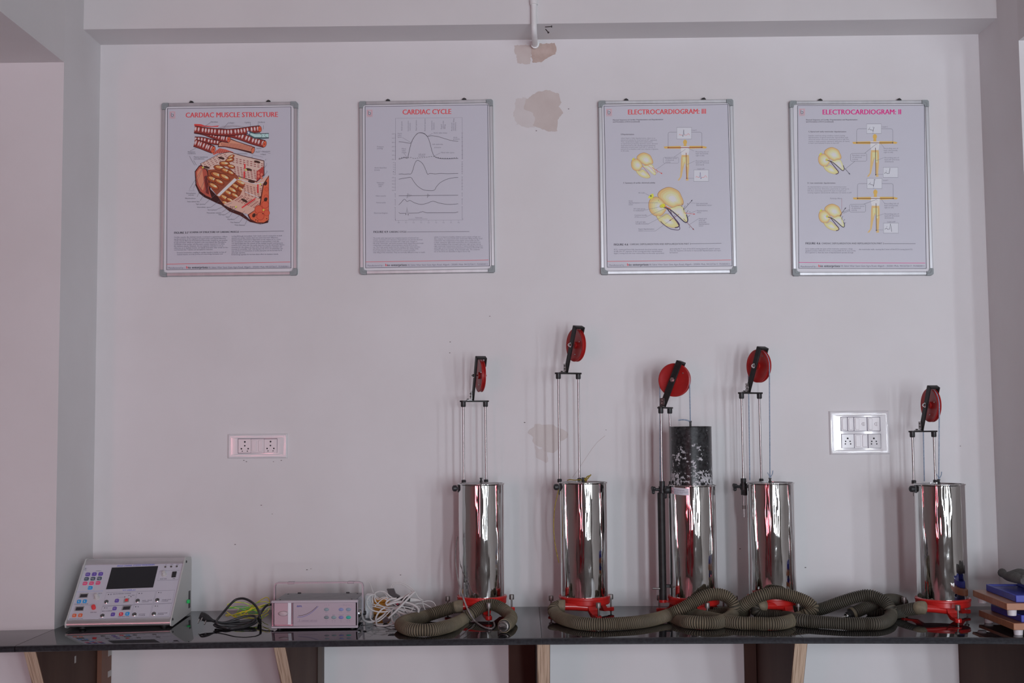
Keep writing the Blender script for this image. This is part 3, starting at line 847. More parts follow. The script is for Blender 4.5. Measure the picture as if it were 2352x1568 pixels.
# leaders and labels
for a in ([(490, 278), (440, 312)], [(625, 284), (595, 318)], [(803, 285), (803, 345)], [(864, 284), (862, 300)], [(905, 300), (905, 330)], [(330, 500), (380, 478)], [(325, 540), (365, 612)], [(358, 575), (380, 612)], [(330, 790), (430, 632)], [(358, 790), (425, 650)], [(385, 860), (462, 690)], [(410, 890), (520, 700)], [(450, 912), (640, 740)], [(495, 940), (560, 890)], [(540, 958), (660, 905)], [(580, 980), (650, 930)], [(608, 996), (700, 940)], [(640, 1012), (690, 945)], [(680, 1034), (760, 968)], [(720, 1056), (770, 985)], [(760, 1076), (790, 1010)], [(930, 610), (905, 640)], [(935, 660), (895, 720)]):
    P.line(a, 1.8, (80, 74, 86), 'label_leaders')
for s, x0, x1, y in (('Fibroblast', 492, 548, 278), ('Collagen', 626, 676, 285), ('Capillary', 757, 806, 282), ('Myofibrils', 862, 916, 280), ('Basement', 313, 370, 512), ('membrane', 313, 374, 525), ('Plasma membrane', 360, 470, 552), ('(sarcolemma)', 360, 440, 566), ('Desmosomes', 702, 780, 526), ('Nucleus', 850, 888, 484), ('I Band', 838, 874, 512), ('Sarcomere', 896, 956, 508), ('A Band', 882, 922, 532), ('Sarcoplasmic', 300, 376, 836), ('reticular', 316, 362, 850), ('Mitochondrion', 292, 373, 876), ('Intercalated disc', 310, 405, 901), ('Tight junction', 374, 450, 921), ('Intercellular space', 386, 491, 945), ('Sarcoplasm', 468, 538, 966), ('Pinocytotic vesicles', 461, 575, 989), ('Glycogen', 552, 606, 1002), ('Lipid', 611, 638, 1021), ('Myofibril', 624, 676, 1040), ('Thin filament', 645, 719, 1064), ('Thick filament', 678, 760, 1085)):
    P.text(s, x0, x1, y, 9.5, (96, 90, 104))
for s, x, y in (('T', 322, 805), ('L', 355, 805), ('T', 925, 607), ('L', 930, 662), ('Z', 918, 574), ('Z', 812, 552)): P.text(s, x, None, y, 9, (96, 90, 104))
P.line([(318, 812), (365, 812)], 1.6, GREY, 'label_leaders'); P.line([(862, 498), (960, 520)], 1.6, GREY, 'label_leaders'); P.line([(812, 530), (900, 548)], 1.6, GREY, 'label_leaders')
P.text('FIGURE 3.7', 207, 318, 1148, 15, INK, 'caption_lettering', bold=True, slope=-.01)
P.text('SCHEMA OF STRUCTURE OF CARDIAC MUSCLE', 327, 712, 1143, 12.5, INK, 'caption_lettering', bold=True, slope=-.01)
P.line([(718, 1133), (1064, 1127)], 2.4, INK, 'rule_line')
para(P, 205, 1180, 14.1, ['Cardiac muscle, like skeletal muscle, is striated in appearence ,reflect-', 'ing the persence of the regularly arranged action and myosin filaments.', 'Cardic muscle fibers are branched and electrically coupled to one another', 'by gap junctions, which are located in the intercalated disc.The plasma', 'membrane of the cardiac cell (Myocyte) contains transverse (T) tubles', 'like skeleton muscle. However, the sarcoplasmic reticulum is not as', 'elaborate as in skeletal muscle, and dyads (reticulum than tried) are for-', 'med between the T tubules and sarcoplasmic reticulum.'], 425)
para(P, 228, 1301, 14, ['Excition-contraction coupling in cardiac muscle is similar to that of', 'skeletal muscle, as is the process of cross-bridge formation and'], 385)
para(P, 655, 1172, 14.4, ['cycling.Although intracellular Ca2+ levels control contraction in both', 'skeletal and cardiac muscle, there are some important difference', 'skeletal muscle contraction is dependent on the release of Ca + from', 'the sarcoplasmic reticulum, and changes in extracellular [ Ca2+]do', 'not appreciably alter the strenth of the skeletal muscle contraction.In', 'contract,Ca2+ entry into the cardic myocyte from the extracellur fluid is', 'necessary for the release of Ca2+ from the sarcoplasmic reticulum, and', 'removal of extracellur Ca2+ will decrease the force of contraction, the', 'rate and force of contraction of cardic myocytes can be increase by B-', 'adrenegic agonists.', 'B-Adrenerge agonists do not have these effect on skeleton muscle.'], 412)
footer(P, 160, 1106, 1422, -.011, RED, 0, 1386, 1369)
P.flush(tA)

# ---------------------------------------------------------------- chart 2: cardiac cycle
tB, P = poster(800, 200, [(85, 112), (1132, 97), (1148, 1450), (90, 1467)], [(131, 152), (1092, 138), (1106, 1400), (136, 1415)],
               'framed chart of the cardiac cycle with black line graphs', [(312, 105, 0), (908, 95, 0)])
logo(P, 146, 178)
P.text('CARDIAC CYCLE', 426, 805, 214, 38, RED, 'title_lettering', bold=True, slope=-0.012)
g = 'graph_lines'
P.line([(370, 244), (892, 238), (897, 1040), (370, 1044)], 2.2, GREY, g, closed=True)
P.poly([(362, 572), (378, 572), (378, 1030), (362, 1030)], M_PAPER, g); P.poly([(886, 565), (904, 565), (904, 1026), (886, 1026)], M_PAPER, g)
for (y0, y1, n) in ((365, 568, 7), (590, 685, 6), (708, 810, 5), (834, 864, 1), (880, 926, 1), (942, 1044, 1)):
    P.line([(368, y0), (368, y1)], 2.0, GREY, g); P.line([(892, y0 - 6), (892, y1 - 6)], 2.0, GREY, g)
    for k in range(n):
        y = y0 + (y1 - y0) * k / max(1, n - 1)
        P.line([(361, y), (370, y)], 1.8, GREY, g); P.line([(886, y - 6), (897, y - 6)], 1.8, GREY, g)
for k, s in enumerate(('120', '100', '80', '60', '40', '20', '0')): P.text(s, 342, 357, 370 + k * 33.2, 7, GREY)
for k, s in enumerate(('5', '4', '3', '2', '1', '0')): P.text(s, 350, 356, 594 + k * 18, 7, GREY)
for k, s in enumerate(('130', '110', '90', '70', '50')): P.text(s, 342, 357, 712 + k * 25, 7, GREY)
BL = (66, 62, 74)
P.line([(395, 427), (430, 431), (465, 437), (492, 438), (505, 408), (525, 380), (548, 360), (572, 357), (600, 366), (618, 386), (650, 381), (700, 387), (760, 405), (815, 420), (860, 424)], 3.0, BL, g, smooth=True)
P.line([(395, 565), (440, 552), (463, 556), (475, 510), (492, 440), (512, 398), (540, 364), (566, 358), (595, 366), (620, 388), (640, 440), (655, 500), (672, 538), (700, 555), (760, 561), (860, 558)], 3.4, BL, g, smooth=True)
for k in range(26):
    x = 395 + k * 17.9
    yy = np.interp(x, [395, 440, 463, 495, 510, 560, 660, 680, 720, 800, 860], [558, 547, 553, 550, 559, 554, 542, 546, 556, 557, 551])
    P.line([(x, yy), (x + 10, np.interp(x + 10, [395, 440, 463, 495, 510, 560, 660, 680, 720, 800, 860], [558, 547, 553, 550, 559, 554, 542, 546, 556, 557, 551]))], 3.0, BL, g)
P.line([(395, 681), (420, 679), (440, 682), (470, 679), (491, 679), (505, 650), (520, 600), (538, 574), (560, 580), (585, 603), (605, 645), (622, 684), (635, 676), (680, 679), (720, 676), (770, 678), (820, 677), (860, 676)], 3.0, BL, g, smooth=True)
P.line([(395, 721), (430, 714), (465, 709), (492, 708), (510, 735), (540, 772), (580, 800), (610, 808), (670, 808), (690, 780), (720, 748), (770, 722), (820, 710), (860, 707)], 3.0, BL, g, smooth=True)
P.line([(395, 851), (860, 846)], 3.0, BL, g)
for x0, n, am in ((460, 9, 20), (618, 5, 18)):
    P.line([(x0 + 4.4 * k, 848 + (am * (1 - k / n)) * (-1 if k % 2 else 1)) for k in range(n + 1)], 2.4, BL, g)
P.line([(395, 922), (415, 902), (440, 877), (460, 896), (482, 887), (520, 906), (570, 918), (620, 908), (662, 893), (710, 907), (770, 917), (820, 917), (860, 913)], 3.0, BL, g, smooth=True)
P.line([(395, 980), (404, 988), (440, 987), (448, 988), (451, 1002), (459, 940), (469, 1004), (474, 986), (550, 985), (565, 978), (585, 974), (605, 982), (620, 984), (840, 983), (860, 976)], 3.0, BL, g)
P.line([(470, 1034), (620, 1032)], 1.8, GREY, g)
for k in range(9):
    x = 394 + k * 58.6; P.line([(x, 1044), (x, 1052)], 1.8, GREY, g); P.text('0.%d' % k if k else '0', x - 6, x + 7, 1064, 7, GREY)
for s, x, yb, L in (('Atrial systole', 423, 342, 74), ('Isovolumetric', 473, 344, 80), ('contraction', 487, 342, 62), ('Rapid ejection', 536, 340, 82), ('Reduced ejection', 604, 344, 98), ('Isovolumetric', 658, 336, 74), ('relaxation', 673, 334, 56), ('Rapid', 733, 328, 36), ('ventricular', 747, 328, 66), ('filling', 760, 328, 36), ('Reduced', 815, 342, 62), ('ventricular filling', 829, 342, 96), ('(diastasis)', 843, 342, 66)):
    P.text(s, yb, yb + L, x, 9, GREY, vert=True)
for s, x0, x1, y in (('Aortic', 386, 420, 367), ('valve', 386, 416, 381), ('opens', 386, 418, 395), ('Mitral', 419, 450, 488), ('valve', 419, 448, 502), ('closes', 419, 454, 516), ('Aortic valve closes', 667, 773, 363), ('Aortic', 822, 854, 398), ('pressure', 822, 871, 411), ('Left ventricular', 658, 742, 452), ('pressure', 674, 725, 476), ('Mitral valve opens', 726, 829, 517), ('Left atrial', 550, 602, 530), ('pressure', 550, 600, 543), ('Pressure', 226, 277, 471), ('(mmHg)', 226, 270, 485), ('Aortic blood flow', 205, 300, 636), ('(L/min)', 205, 245, 653), ('Ventricular', 223, 283, 753), ('volume', 232, 274, 767), ('(ml)', 238, 260, 781), ('Heart sounds', 216, 293, 856), ('Venous pulse', 217, 293, 908), ('Electrocardiogram', 202, 308, 990), ('Ventricular', 522, 580, 1026)):
    P.text(s, x0, x1, y, 9.5, GREY)
for a in ([(424, 395), (490, 434)], [(435, 515), (460, 552)], [(660, 362), (620, 385)], [(720, 515), (676, 538)]): P.line(a, 1.8, GREY, g)
P.text('FIGURE 4.9', 198, 310, 1141, 15, INK, 'caption_lettering', bold=True, slope=-.008)
P.text('CARDIAC CYCLE', 320, 455, 1139, 12, INK, 'caption_lettering', bold=True, slope=-.008)
P.line([(460, 1134), (948, 1130)], 2.4, INK, 'rule_line')
para(P, 195, 1186, 14.2, ['The cardic cycle respresent one complete sequence of atrial and ven-', 'tricular contraction and relaxation .Depicted here are the key electrical', 'and hemodynamic events associated with a single cycle. Changes in', 'left atrial, ventricular, and aortic pressure aortic blood flow,ventricular', 'volume,heart sound,jungluv vervious pressure ,and the ECG are sho-', 'wn. The S heat sound results from the closing of the mitral and tricu-', 'pid valves, whereas the S heat sound result from the closing of the', 'aortic and pulmonic valves. both S and S are sounds associated', 'with filling of the ventricles. They are normally difficult to hear in health'], 406, sl=-.006)
para(P, 672, 1178, 14.2, ['adults. S is heard in healthy children and in states of high car-', 'diac output. S is associated with ventricular filling during atrial', 'contraction. the components of the jugular venous pulse are the', 'a wave, caused by right atrial contraction; the C wave,which res-', 'ults from bulding of the tricuspid valve into right atrium during', 'right ventricular constraction; and the V wave,resulting from incre-', 'ased right atrial volume (and presssure) as vonious blood fills this', 'chamber before the opening  of the tricuspid valve. The compone-', 'nts of the ECG are describes in figure 4.6 to 4.8.'], 382, sl=-.006)
footer(P, 150, 1090, 1403, -.012, RED, 0, 1368, 1353)
P.flush(tB)

# ---------------------------------------------------------------- charts 3 and 4: electrocardiogram
OR1, OR2, OR3 = (200, 146, 104), (206, 168, 134), (214, 192, 176)
def person_fig(P, cx, y0, y1, arm_y, ax0, ax1, brown=(206, 140, 78)):
    """flat anatomical outline figure on the chart, arms spread"""
    h = y1 - y0; L = lambda pts, c: P.poly([(cx + a * h, y0 + b * h) for a, b in pts], c)
    ya = (arm_y - y0) / h; al = (ax0 - cx) / h; ar = (ax1 - cx) / h
    P.poly([(ax0, arm_y - 6), (ax0 + 36, arm_y - 9), (cx - .10 * h, arm_y - .035 * h), (cx + .10 * h, arm_y - .035 * h), (ax1 - 36, arm_y - 12), (ax1, arm_y - 4), (ax1 - 10, arm_y + 8), (ax1 - 40, arm_y + 6), (cx + .11 * h, arm_y + .03 * h), (cx - .11 * h, arm_y + .03 * h), (ax0 + 38, arm_y + 9), (ax0 + 8, arm_y + 8)], brown)
    L([(-.03, .09), (.03, .09), (.035, ya - .03), (-.035, ya - .03)], brown)
    P.ell(cx, y0 + .058 * h, .048 * h, .060 * h, brown)
    L([(-.105, ya - .03), (.105, ya - .03), (.10, ya + .10), (.085, .36), (.095, .46), (-.095, .46), (-.085, .36), (-.10, ya + .10)], (226, 205, 190))
    L([(-.085, .37), (.088, .37), (.098, .47), (.095, .66), (.075, .90), (.085, .985), (.02, .99), (.028, .90), (.012, .60), (0, .52), (-.05, .72), (-.085, .90), (-.14, .985), (-.185, .985), (-.12, .90), (-.105, .68), (-.098, .47)], OR1)
    L([(-.06, .42), (.05, .42), (.06, .66), (.03, .66), (-.02, .52), (-.06, .66)], OR2)
def heart(P, ox, oy, k, dark=True, purk=False):
    """sectioned four-chamber heart drawn tilted"""
    q = lambda pts: [(ox + a * k, oy + b * k) for a, b in pts]
    sm = lambda pts: [(p.x, p.y) for p in catmull([(*p, 0) for p in q(pts)], 7.0, True)]
    def chamber(pts, rim, c0, c1, c2, cx, cy):
        o_ = sm(pts); X, Y = ox + cx * k, oy + cy * k
        P.poly(o_, rim)
        for f_, cc in ((.965, c0), (.80, tuple((a + b) // 2 for a, b in zip(c0, c1))), (.66, c1), (.48, tuple((a + b) // 2 for a, b in zip(c1, c2))), (.30, c2)):
            P.poly([(X + (a - X) * f_, Y + (b - Y) * f_) for a, b in o_], cc)
    RIM = (140, 92, 66)
    chamber([(55, 48), (75, 18), (125, 0), (180, 22), (200, 55), (212, 85), (208, 108), (180, 112), (150, 125), (110, 108), (75, 78)], RIM, OR1, OR2, OR3, 150, 75)
    chamber([(2, 120), (8, 78), (45, 58), (75, 72), (100, 100), (112, 125), (100, 150), (80, 172), (45, 175), (15, 155)], RIM, OR1, OR2, OR3, 72, 122)
    chamber([(48, 172), (80, 176), (110, 160), (150, 190), (182, 222), (180, 240), (150, 246), (100, 232), (65, 205)], RIM, (206, 164, 120), OR2, OR3, 120, 206)
    chamber([(110, 128), (150, 122), (178, 112), (206, 118), (226, 160), (238, 200), (232, 216), (212, 208), (175, 175), (135, 145)], RIM, (208, 172, 130), (212, 186, 160), (214, 196, 182), 190, 155)
    P.ell(ox + 22 * k, oy + 62 * k, 16 * k, 6 * k, (206, 196, 60), a=-.8)
    if dark:
        P.line(q([(84, 120), (110, 128), (128, 150), (158, 188), (186, 224), (180, 240), (160, 245)]), 5.0 * k + 1.5, (64, 42, 66), smooth=True)
        P.line(q([(112, 126), (140, 142), (175, 172), (212, 206), (230, 214), (238, 198), (230, 166)]), 5.0 * k + 1.5, (58, 50, 76), smooth=True)
        P.ell(ox + 78 * k, oy + 116 * k, 10 * k, 10 * k, (150, 110, 50)); P.ell(ox + 78 * k, oy + 116 * k, 8 * k, 8 * k, (214, 186, 70))
    else:
        P.line(q([(110, 128), (128, 150), (158, 188), (180, 222)]), 3.0, (160, 80, 60), smooth=True)
    if purk:
        for (a, b, c, d) in ((200, 120, 205, 98), (212, 135, 222, 112), (226, 160, 240, 140), (234, 185, 250, 170), (215, 150, 210, 128)):
            P.line(q([(a, b), (c, d)]), 2.6, (58, 50, 76))
def arrow(P, a, b, colr, w=2.8):
    P.line([a, b], w, colr)
    dx, dy = b[0] - a[0], b[1] - a[1]; l = math.hypot(dx, dy); dx /= l; dy /= l
    P.poly([(b[0] + dx * 5, b[1] + dy * 5), (b[0] - dx * 10 - dy * 5, b[1] - dy * 10 + dx * 5), (b[0] - dx * 10 + dy * 5, b[1] - dy * 10 - dx * 5)], colr)
def ecg_box(P, x0, y0, x1, y1, pts, colr=(88, 84, 100)):
    P.poly([(x0, y0), (x1, y0), (x1, y1), (x0, y1)], (172, 166, 184), 'diagram_boxes')
    P.line([(x0, y0), (x1, y0), (x1, y1), (x0, y1)], 2.2, colr, 'diagram_boxes', closed=True)
    for seg, c, w in pts: P.line([(x0 + a * (x1 - x0), y0 + b * (y1 - y0)) for a, b in seg], w, c, 'diagram_boxes')
def leads(P, cx0, cx1, ytop, bx0, bx1, arm_y):
    c = (84, 80, 96)
    P.line([(bx0, ytop), (cx0 + 14, ytop), (cx0 + 3, ytop + 5), (cx0, ytop + 16), (cx0, arm_y)], 2.0, c, 'diagram_boxes')
    P.line([(bx1, ytop), (cx1 - 14, ytop), (cx1 - 3, ytop + 5), (cx1, ytop + 16), (cx1, arm_y)], 2.0, c, 'diagram_boxes')
tC, P = poster(1350, 200, [(80, 108), (1135, 95), (1170, 1458), (105, 1468)], [(127, 148), (1097, 135), (1130, 1400), (153, 1410)],
               'framed electrocardiogram chart III with one body figure and two hearts', [(300, 95, 0), (905, 88, 1)])
logo(P, 146, 172)
P.text('ELECTROCARDIOGRAM: III', 316, 924, 214, 38, RED, 'title_lettering', bold=True, slope=-0.010)
P.text('Normal Sequence of Cardiac Depolarization and Repolarization', 197, 590, 262, 10, (76, 70, 84), bold=True, slope=-.012)
P.text('and Derviation of ECG (continued)', 197, 406, 277, 10, (76, 70, 84), bold=True, slope=-.012)
P.text('E.Repolarization', 260, 362, 374, 10, (76, 70, 84), bold=True)
para(P, 260, 404, 14.2, ['when heart is fully depolarization, there is no', 'electrical activity for brief period (ST segment)', 'Then repolarization begins from endocardium', 'to epicardium,producing electrical vector directed', 'downward and to left, causing upward (positive)', 'deflection in both leads I and aVF (T waves). A', 'period of no baseline until next impulse originates', 'at SA node.'], 292, sl=0)
person_fig(P, 762, 412, 735, 472, 594, 934)
leads(P, 629, 893, 352, 697, 812, 476)
ecg_box(P, 697, 316, 812, 406, [([(.15, .65), (.2, .58), (.25, .65), (.38, .66)], (190, 70, 60), 2.4), ([(.38, .66), (.42, .8), (.47, .18), (.52, .66)], (60, 52, 80), 3.0), ([(.52, .66), (.68, .66), (.78, .52), (.88, .66)], (190, 70, 60), 2.4)])
P.line([(628, 474), (900, 472)], 5.5, (120, 50, 40)); P.line([(770, 514), (775, 716)], 5.0, (120, 60, 40))
for (x, y) in ((629, 474), (893, 472), (775, 714)): P.ell(x, y, 5, 5, (110, 40, 50), n=10)
ecg_box(P, 830, 648, 946, 738, [([(.14, .65), (.2, .55), (.28, .65), (.38, .65)], (190, 70, 60), 2.4), ([(.38, .65), (.43, .2), (.48, .8), (.54, .65)], (60, 52, 110), 3.0), ([(.54, .65), (.68, .65), (.79, .48), (.88, .65)], (190, 70, 60), 2.4)])
P.line([(780, 714), (830, 714)], 1.8, GREY, 'label_leaders')
P.line([(596, 550), (706, 548), (712, 556), (712, 590), (704, 596), (598, 596), (592, 590), (592, 556)], 1.8, GREY, 'diagram_boxes', closed=True)
for a in ([(675, 548), (765, 486)], [(785, 478), (832, 500)], [(778, 606), (838, 578)], [(606, 596), (535, 645)]): P.line(a, 1.8, GREY, 'label_leaders')
for s, x0, x1, y in (('Lead I', 816, 852, 342), ('Recording axis of', 846, 946, 510), ('lead I (horizontal,', 846, 944, 525), ('right to left)', 846, 912, 540), ('Recording axis of', 846, 948, 582), ('lead aVF (Vertical,', 846, 950, 597), ('downward)', 846, 910, 612), ('Lead aVF', 858, 914, 644), ('Resultant vector', 608, 702, 561), ('of electrical', 608, 674, 576), ('activity', 608, 648, 591)):
    P.text(s, x0, x1, y, 9.8, GREY)
heart(P, 338, 512, .82, dark=False)
P.line([(440, 608), (470, 612), (520, 660), (545, 672), (535, 640)], 2.4, (196, 110, 70), smooth=True)
arrow(P, (500, 628), (582, 678), (176, 60, 56))
P.text('F. Summary of cardiac electrical activity', 279, 527, 755, 10, (76, 70, 84), bold=True, slope=-.008)
heart(P, 474, 782, 1.30, dark=True, purk=True)
P.line([(610, 940), (640, 950), (660, 1000), (700, 1060), (720, 1100), (710, 1118), (650, 1110), (600, 1080), (570, 1050)], 5.0, (64, 46, 74), smooth=True)
P.ell(494, 852, 26, 10, (206, 206, 70), a=-.7); P.ell(494, 852, 6, 6, (60, 70, 40), n=8)
P.ell(591, 928, 15, 15, (214, 190, 40)); P.line([(545, 880), (590, 930)], 3.0, (206, 196, 90)); P.line([(600, 930), (650, 955)], 6, (206, 96, 60))
arrow(P, (752, 960), (818, 884), (56, 52, 66)); arrow(P, (750, 984), (838, 995), (170, 60, 60)); arrow(P, (750, 1030), (830, 1116), (110, 46, 50)); arrow(P, (715, 994), (640, 1046), (110, 40, 50))
for a in ([(450, 832), (484, 850)], [(400, 905), (550, 905)], [(435, 965), (588, 932)], [(400, 1018), (450, 1018), (620, 945)], [(475, 1070), (668, 970)], [(435, 1126), (530, 1126), (640, 1046)], [(845, 910), (800, 904)], [(848, 968), (800, 988)], [(866, 1030), (790, 1080)]): P.line(a, 1.8, GREY, 'label_leaders')
for s, x0, x1, y in (('SA node', 397, 446, 832), ('Atrial', 320, 349, 896), ('depolarization', 320, 402, 910), ('vector', 320, 354, 924), ('AV node (pause', 358, 450, 957), ('in conduction)', 358, 436, 971), ('Common bundle', 366, 462, 1007), ('of His', 366, 398, 1021), ('Left and right', 376, 453, 1060), ('bundle branches', 376, 474, 1074), ('Septal depolarization', 396, 520, 1115), ('vector', 396, 434, 1129), ('Late ventricular', 849, 940, 915), ('depolarization vector', 849, 971, 929), ('Repolarization', 854, 938, 972), ('vector', 854, 888, 986), ('Apical and', 868, 929, 1034), ('early left', 868, 918, 1048), ('ventricular', 868, 930, 1062), ('depolarization', 868, 951, 1076), ('vector', 868, 905, 1090)):
    P.text(s, x0, x1, y, 9.8, GREY)
for s, x, y in (('1', 552, 890), ('2', 676, 1012), ('3', 794, 1100), ('4', 778, 918), ('5', 796, 982)): P.text(s, x, None, y, 9, INK, bold=True)
P.text('FIGURE 4.6', 205, 316, 1240, 15, INK, 'caption_lettering', bold=True, slope=-.012)
P.text('CARDIAC DEPOLARIZATION AND REPOLARIZATION PART 3', 330, 806, 1236, 12, INK, 'caption_lettering', bold=False, slope=-.008)
P.line([(808, 1226), (1046, 1222)], 2.4, INK, 'rule_line')
para(P, 205, 1276, 14.8, ['ECG. continued.Once fully depolarized electrical activity ceases', 'briefly (the ST segment of the tracing),and then repolarization', 'begins, moving from the inner endocardium to the outer epicardium,'], 394, sl=-.004)
para(P, 642, 1270, 14.8, ['generating the T wave of the ECG tracing (panel E). panel F summa-', 'rizes the sequence of events in myocardial depolarization and repo-', 'larization.'], 402, sl=-.004)
footer(P, 167, 1114, 1400, -.009, RED, 0, 1364, 1353)
P.flush(tC)

tD, P = poster(1790, 200, [(87, 110), (1180, 100), (1193, 1475), (97, 1475)], [(143, 145), (1135, 143), (1150, 1420), (152, 1418)],
               'framed electrocardiogram chart II with two body figures and magenta title', [(318, 98, 0), (935, 95, 0)])
logo(P, 157, 170)
P.text('ELECTROCARDIOGRAM: II', 340, 952, 214, 38, MAG, 'title_lettering', bold=True, slope=-0.003)
P.text('Normal Sequence of Cardiac Depolarization and Repolarization', 209, 611, 261, 10, (76, 70, 84), bold=True, slope=-.004)
P.text('and Derviation of ECG (continued)', 209, 424, 276, 10, (76, 70, 84), bold=True, slope=-.004)
P.text('C.Apical and early ventricular depolarization', 228, 523, 353, 10, (76, 70, 84), bold=True)
para(P, 228, 384, 14.8, ['Impulse continues along condition system,causing', 'depolarization of apical ventricular myocardium with', 'electrical vector direction downward and to left.This', 'results in large positive (upward) deflection (R wave)', 'in lead I and extends R wave in lead aVF'], 322, sl=0)
P.text('D. Late ventricular depolarization', 221, 438, 755, 10, (76, 70, 84), bold=True)
para(P, 221, 785, 15.2, ['As depolarization process over ventricles,vector', 'shifts to become direction superiorly as well as to', 'left,thus extending upward R wave in lead I,and', 'causing negative (downward) deflection (S wave) in aVF'], 344, sl=0)
for k, (dy, fy0, fy1, ay, hx, hy) in enumerate(((0, 368, 706, 436, 303, 470), (435, 803, 1143, 871, 306, 913))):
    cx = 748 + k * 4
    person_fig(P, cx, fy0, fy1, ay, 571 + k * 4, 926 + k * 2)
    leads(P, 606 + k * 6, 888 + k * 4, 326 + k * 429, 684 + k * 4, 799 + k * 4, ay)
    ecg_box(P, 684 + k * 3, 288 + k * 426, 798 + k * 5, 363 + k * 431, [([(.10, .62), (.18, .5), (.26, .62), (.40, .64), (.43, .82), (.50, .35 if k == 0 else .08)], (58, 54, 68), 3.2)])
    P.text('P', 706 + k * 4, None, 322 + k * 430, 8, GREY); P.text('R', 732 + k * 14, None, 318 + k * 410, 8, GREY); P.text('Q', 730 + k * 4, None, 362 + k * 430, 7, GREY)
    P.line([(606 + k * 6, ay), (890 + k * 4, ay)], 4.6, (88, 52, 44)); P.line([(752 + k * 5, 474 + dy), (755 + k * 5, 682 + dy)], 4.6, (84, 60, 50))
    for (x, y) in ((606 + k * 6, ay), (888 + k * 4, ay), (755 + k * 5, 682 + dy + 4)): P.ell(x, y, 5, 5, (60, 50, 66), n=10)
    ecg_box(P, 813 + k * 3, 628 + k * 436, 929 + k * 3, 707 + k * 436, [([(.08, .62), (.18, .5), (.28, .62), (.40, .62), (.46, .06)] + ([(.55, .86)] if k else []), (58, 54, 68), 3.2)])
    P.text('P', 836 + k * 4, None, 662 + k * 436, 8, GREY)
    P.line([(760, 683 + dy), (813, 683 + dy)], 1.8, GREY, 'label_leaders')
    bx, by = (557, 520) if k == 0 else (549, 918)
    P.line([(bx + 8, by), (bx + 120, by - 2), (bx + 127, by + 6), (bx + 127, by + 52), (bx + 119, by + 60), (bx + 8, by + 60), (bx, by + 52), (bx, by + 8)], 2.0, (88, 84, 100), 'diagram_boxes', closed=True)
    for j, s in enumerate(('Resultant vector', 'of electrical', 'activity')): P.text(s, bx + 15, bx + 15 + (104, 72, 44)[j], by + 18 + j * 15.5, 9.8, GREY)
    P.line([(bx + 110, by - 1), (760, 444 + dy), (766, 452 + dy)], 2.2, (88, 84, 100), 'label_leaders')
    for j, s in enumerate(('Recording axis of', 'lead I (horizontal,', 'right to left)')): P.text(s, 818 + k * 4, 818 + k * 4 + (112, 108, 72)[j], 484 + k * 432 + j * 15.5, 9.8, GREY)
    for j, s in enumerate(('Recording axis of', 'lead aVF (Vertical,', 'downward)')): P.text(s, 824, 824 + (112, 116, 70)[j], 557 + k * 440 + j * 15.5, 9.8, GREY)
    P.line([(792 + k * 4, 438 + dy), (820, 474 + k * 432)], 1.8, GREY, 'label_leaders'); P.line([(758, 576 + dy), (818, 552 + k * 440)], 1.8, GREY, 'label_leaders')
    P.text('Lead I', 804 + k * 7, 844 + k * 7, 315 + k * 419, 9.8, GREY)
    heart(P, hx, hy, .86, dark=True, purk=bool(k))
    if k == 0:
        P.line([(592, 580), (518, 640)], 2.2, (88, 84, 100), 'label_leaders'); arrow(P, (512, 636), (552, 682), (56, 52, 66), 3.4)
    else:
        P.line([(549, 958), (490, 982)], 2.2, (88, 84, 100), 'label_leaders'); P.line([(552, 966), (500, 988)], 2.2, (88, 84, 100), 'label_leaders')
        arrow(P, (472, 1010), (520, 944), (56, 52, 66), 3.4)
        P.text('Purkinje fibers', 398, 490, 876, 9.8, GREY); P.line([(488, 872), (488, 960)], 1.8, (140, 80, 100), 'label_leaders'); P.text('Lead aVF', 846, 908, 1059, 9.8, GREY)
P.text('FIGURE 4.6', 206, 320, 1230, 15, INK, 'caption_lettering', bold=True)
P.text('CARDIAC DEPOLARIZATION AND REPOLARIZATION PART 2', 331, 818, 1229, 12, INK, 'caption_lettering')
P.line([(822, 1225), (1066, 1225)], 2.4, INK, 'rule_line')
para(P, 205, 1270, 14.8, ['ECG continued.As the apex of the ventricles contracts, a large', 'upward positive deflection of the tracing yields the R wave of the', 'ECG (pannel C). then the wave of depolarization spreads through'], 392, sl=0)
P.text('the ventricular walls, causing the S wave of the ECG tracing (panel D).', 623, 1044, 1274, 9.5, GREY)
footer(P, 166, 1134, 1410, 0, MAG, 0, 1372, 1377)
P.flush(tD)

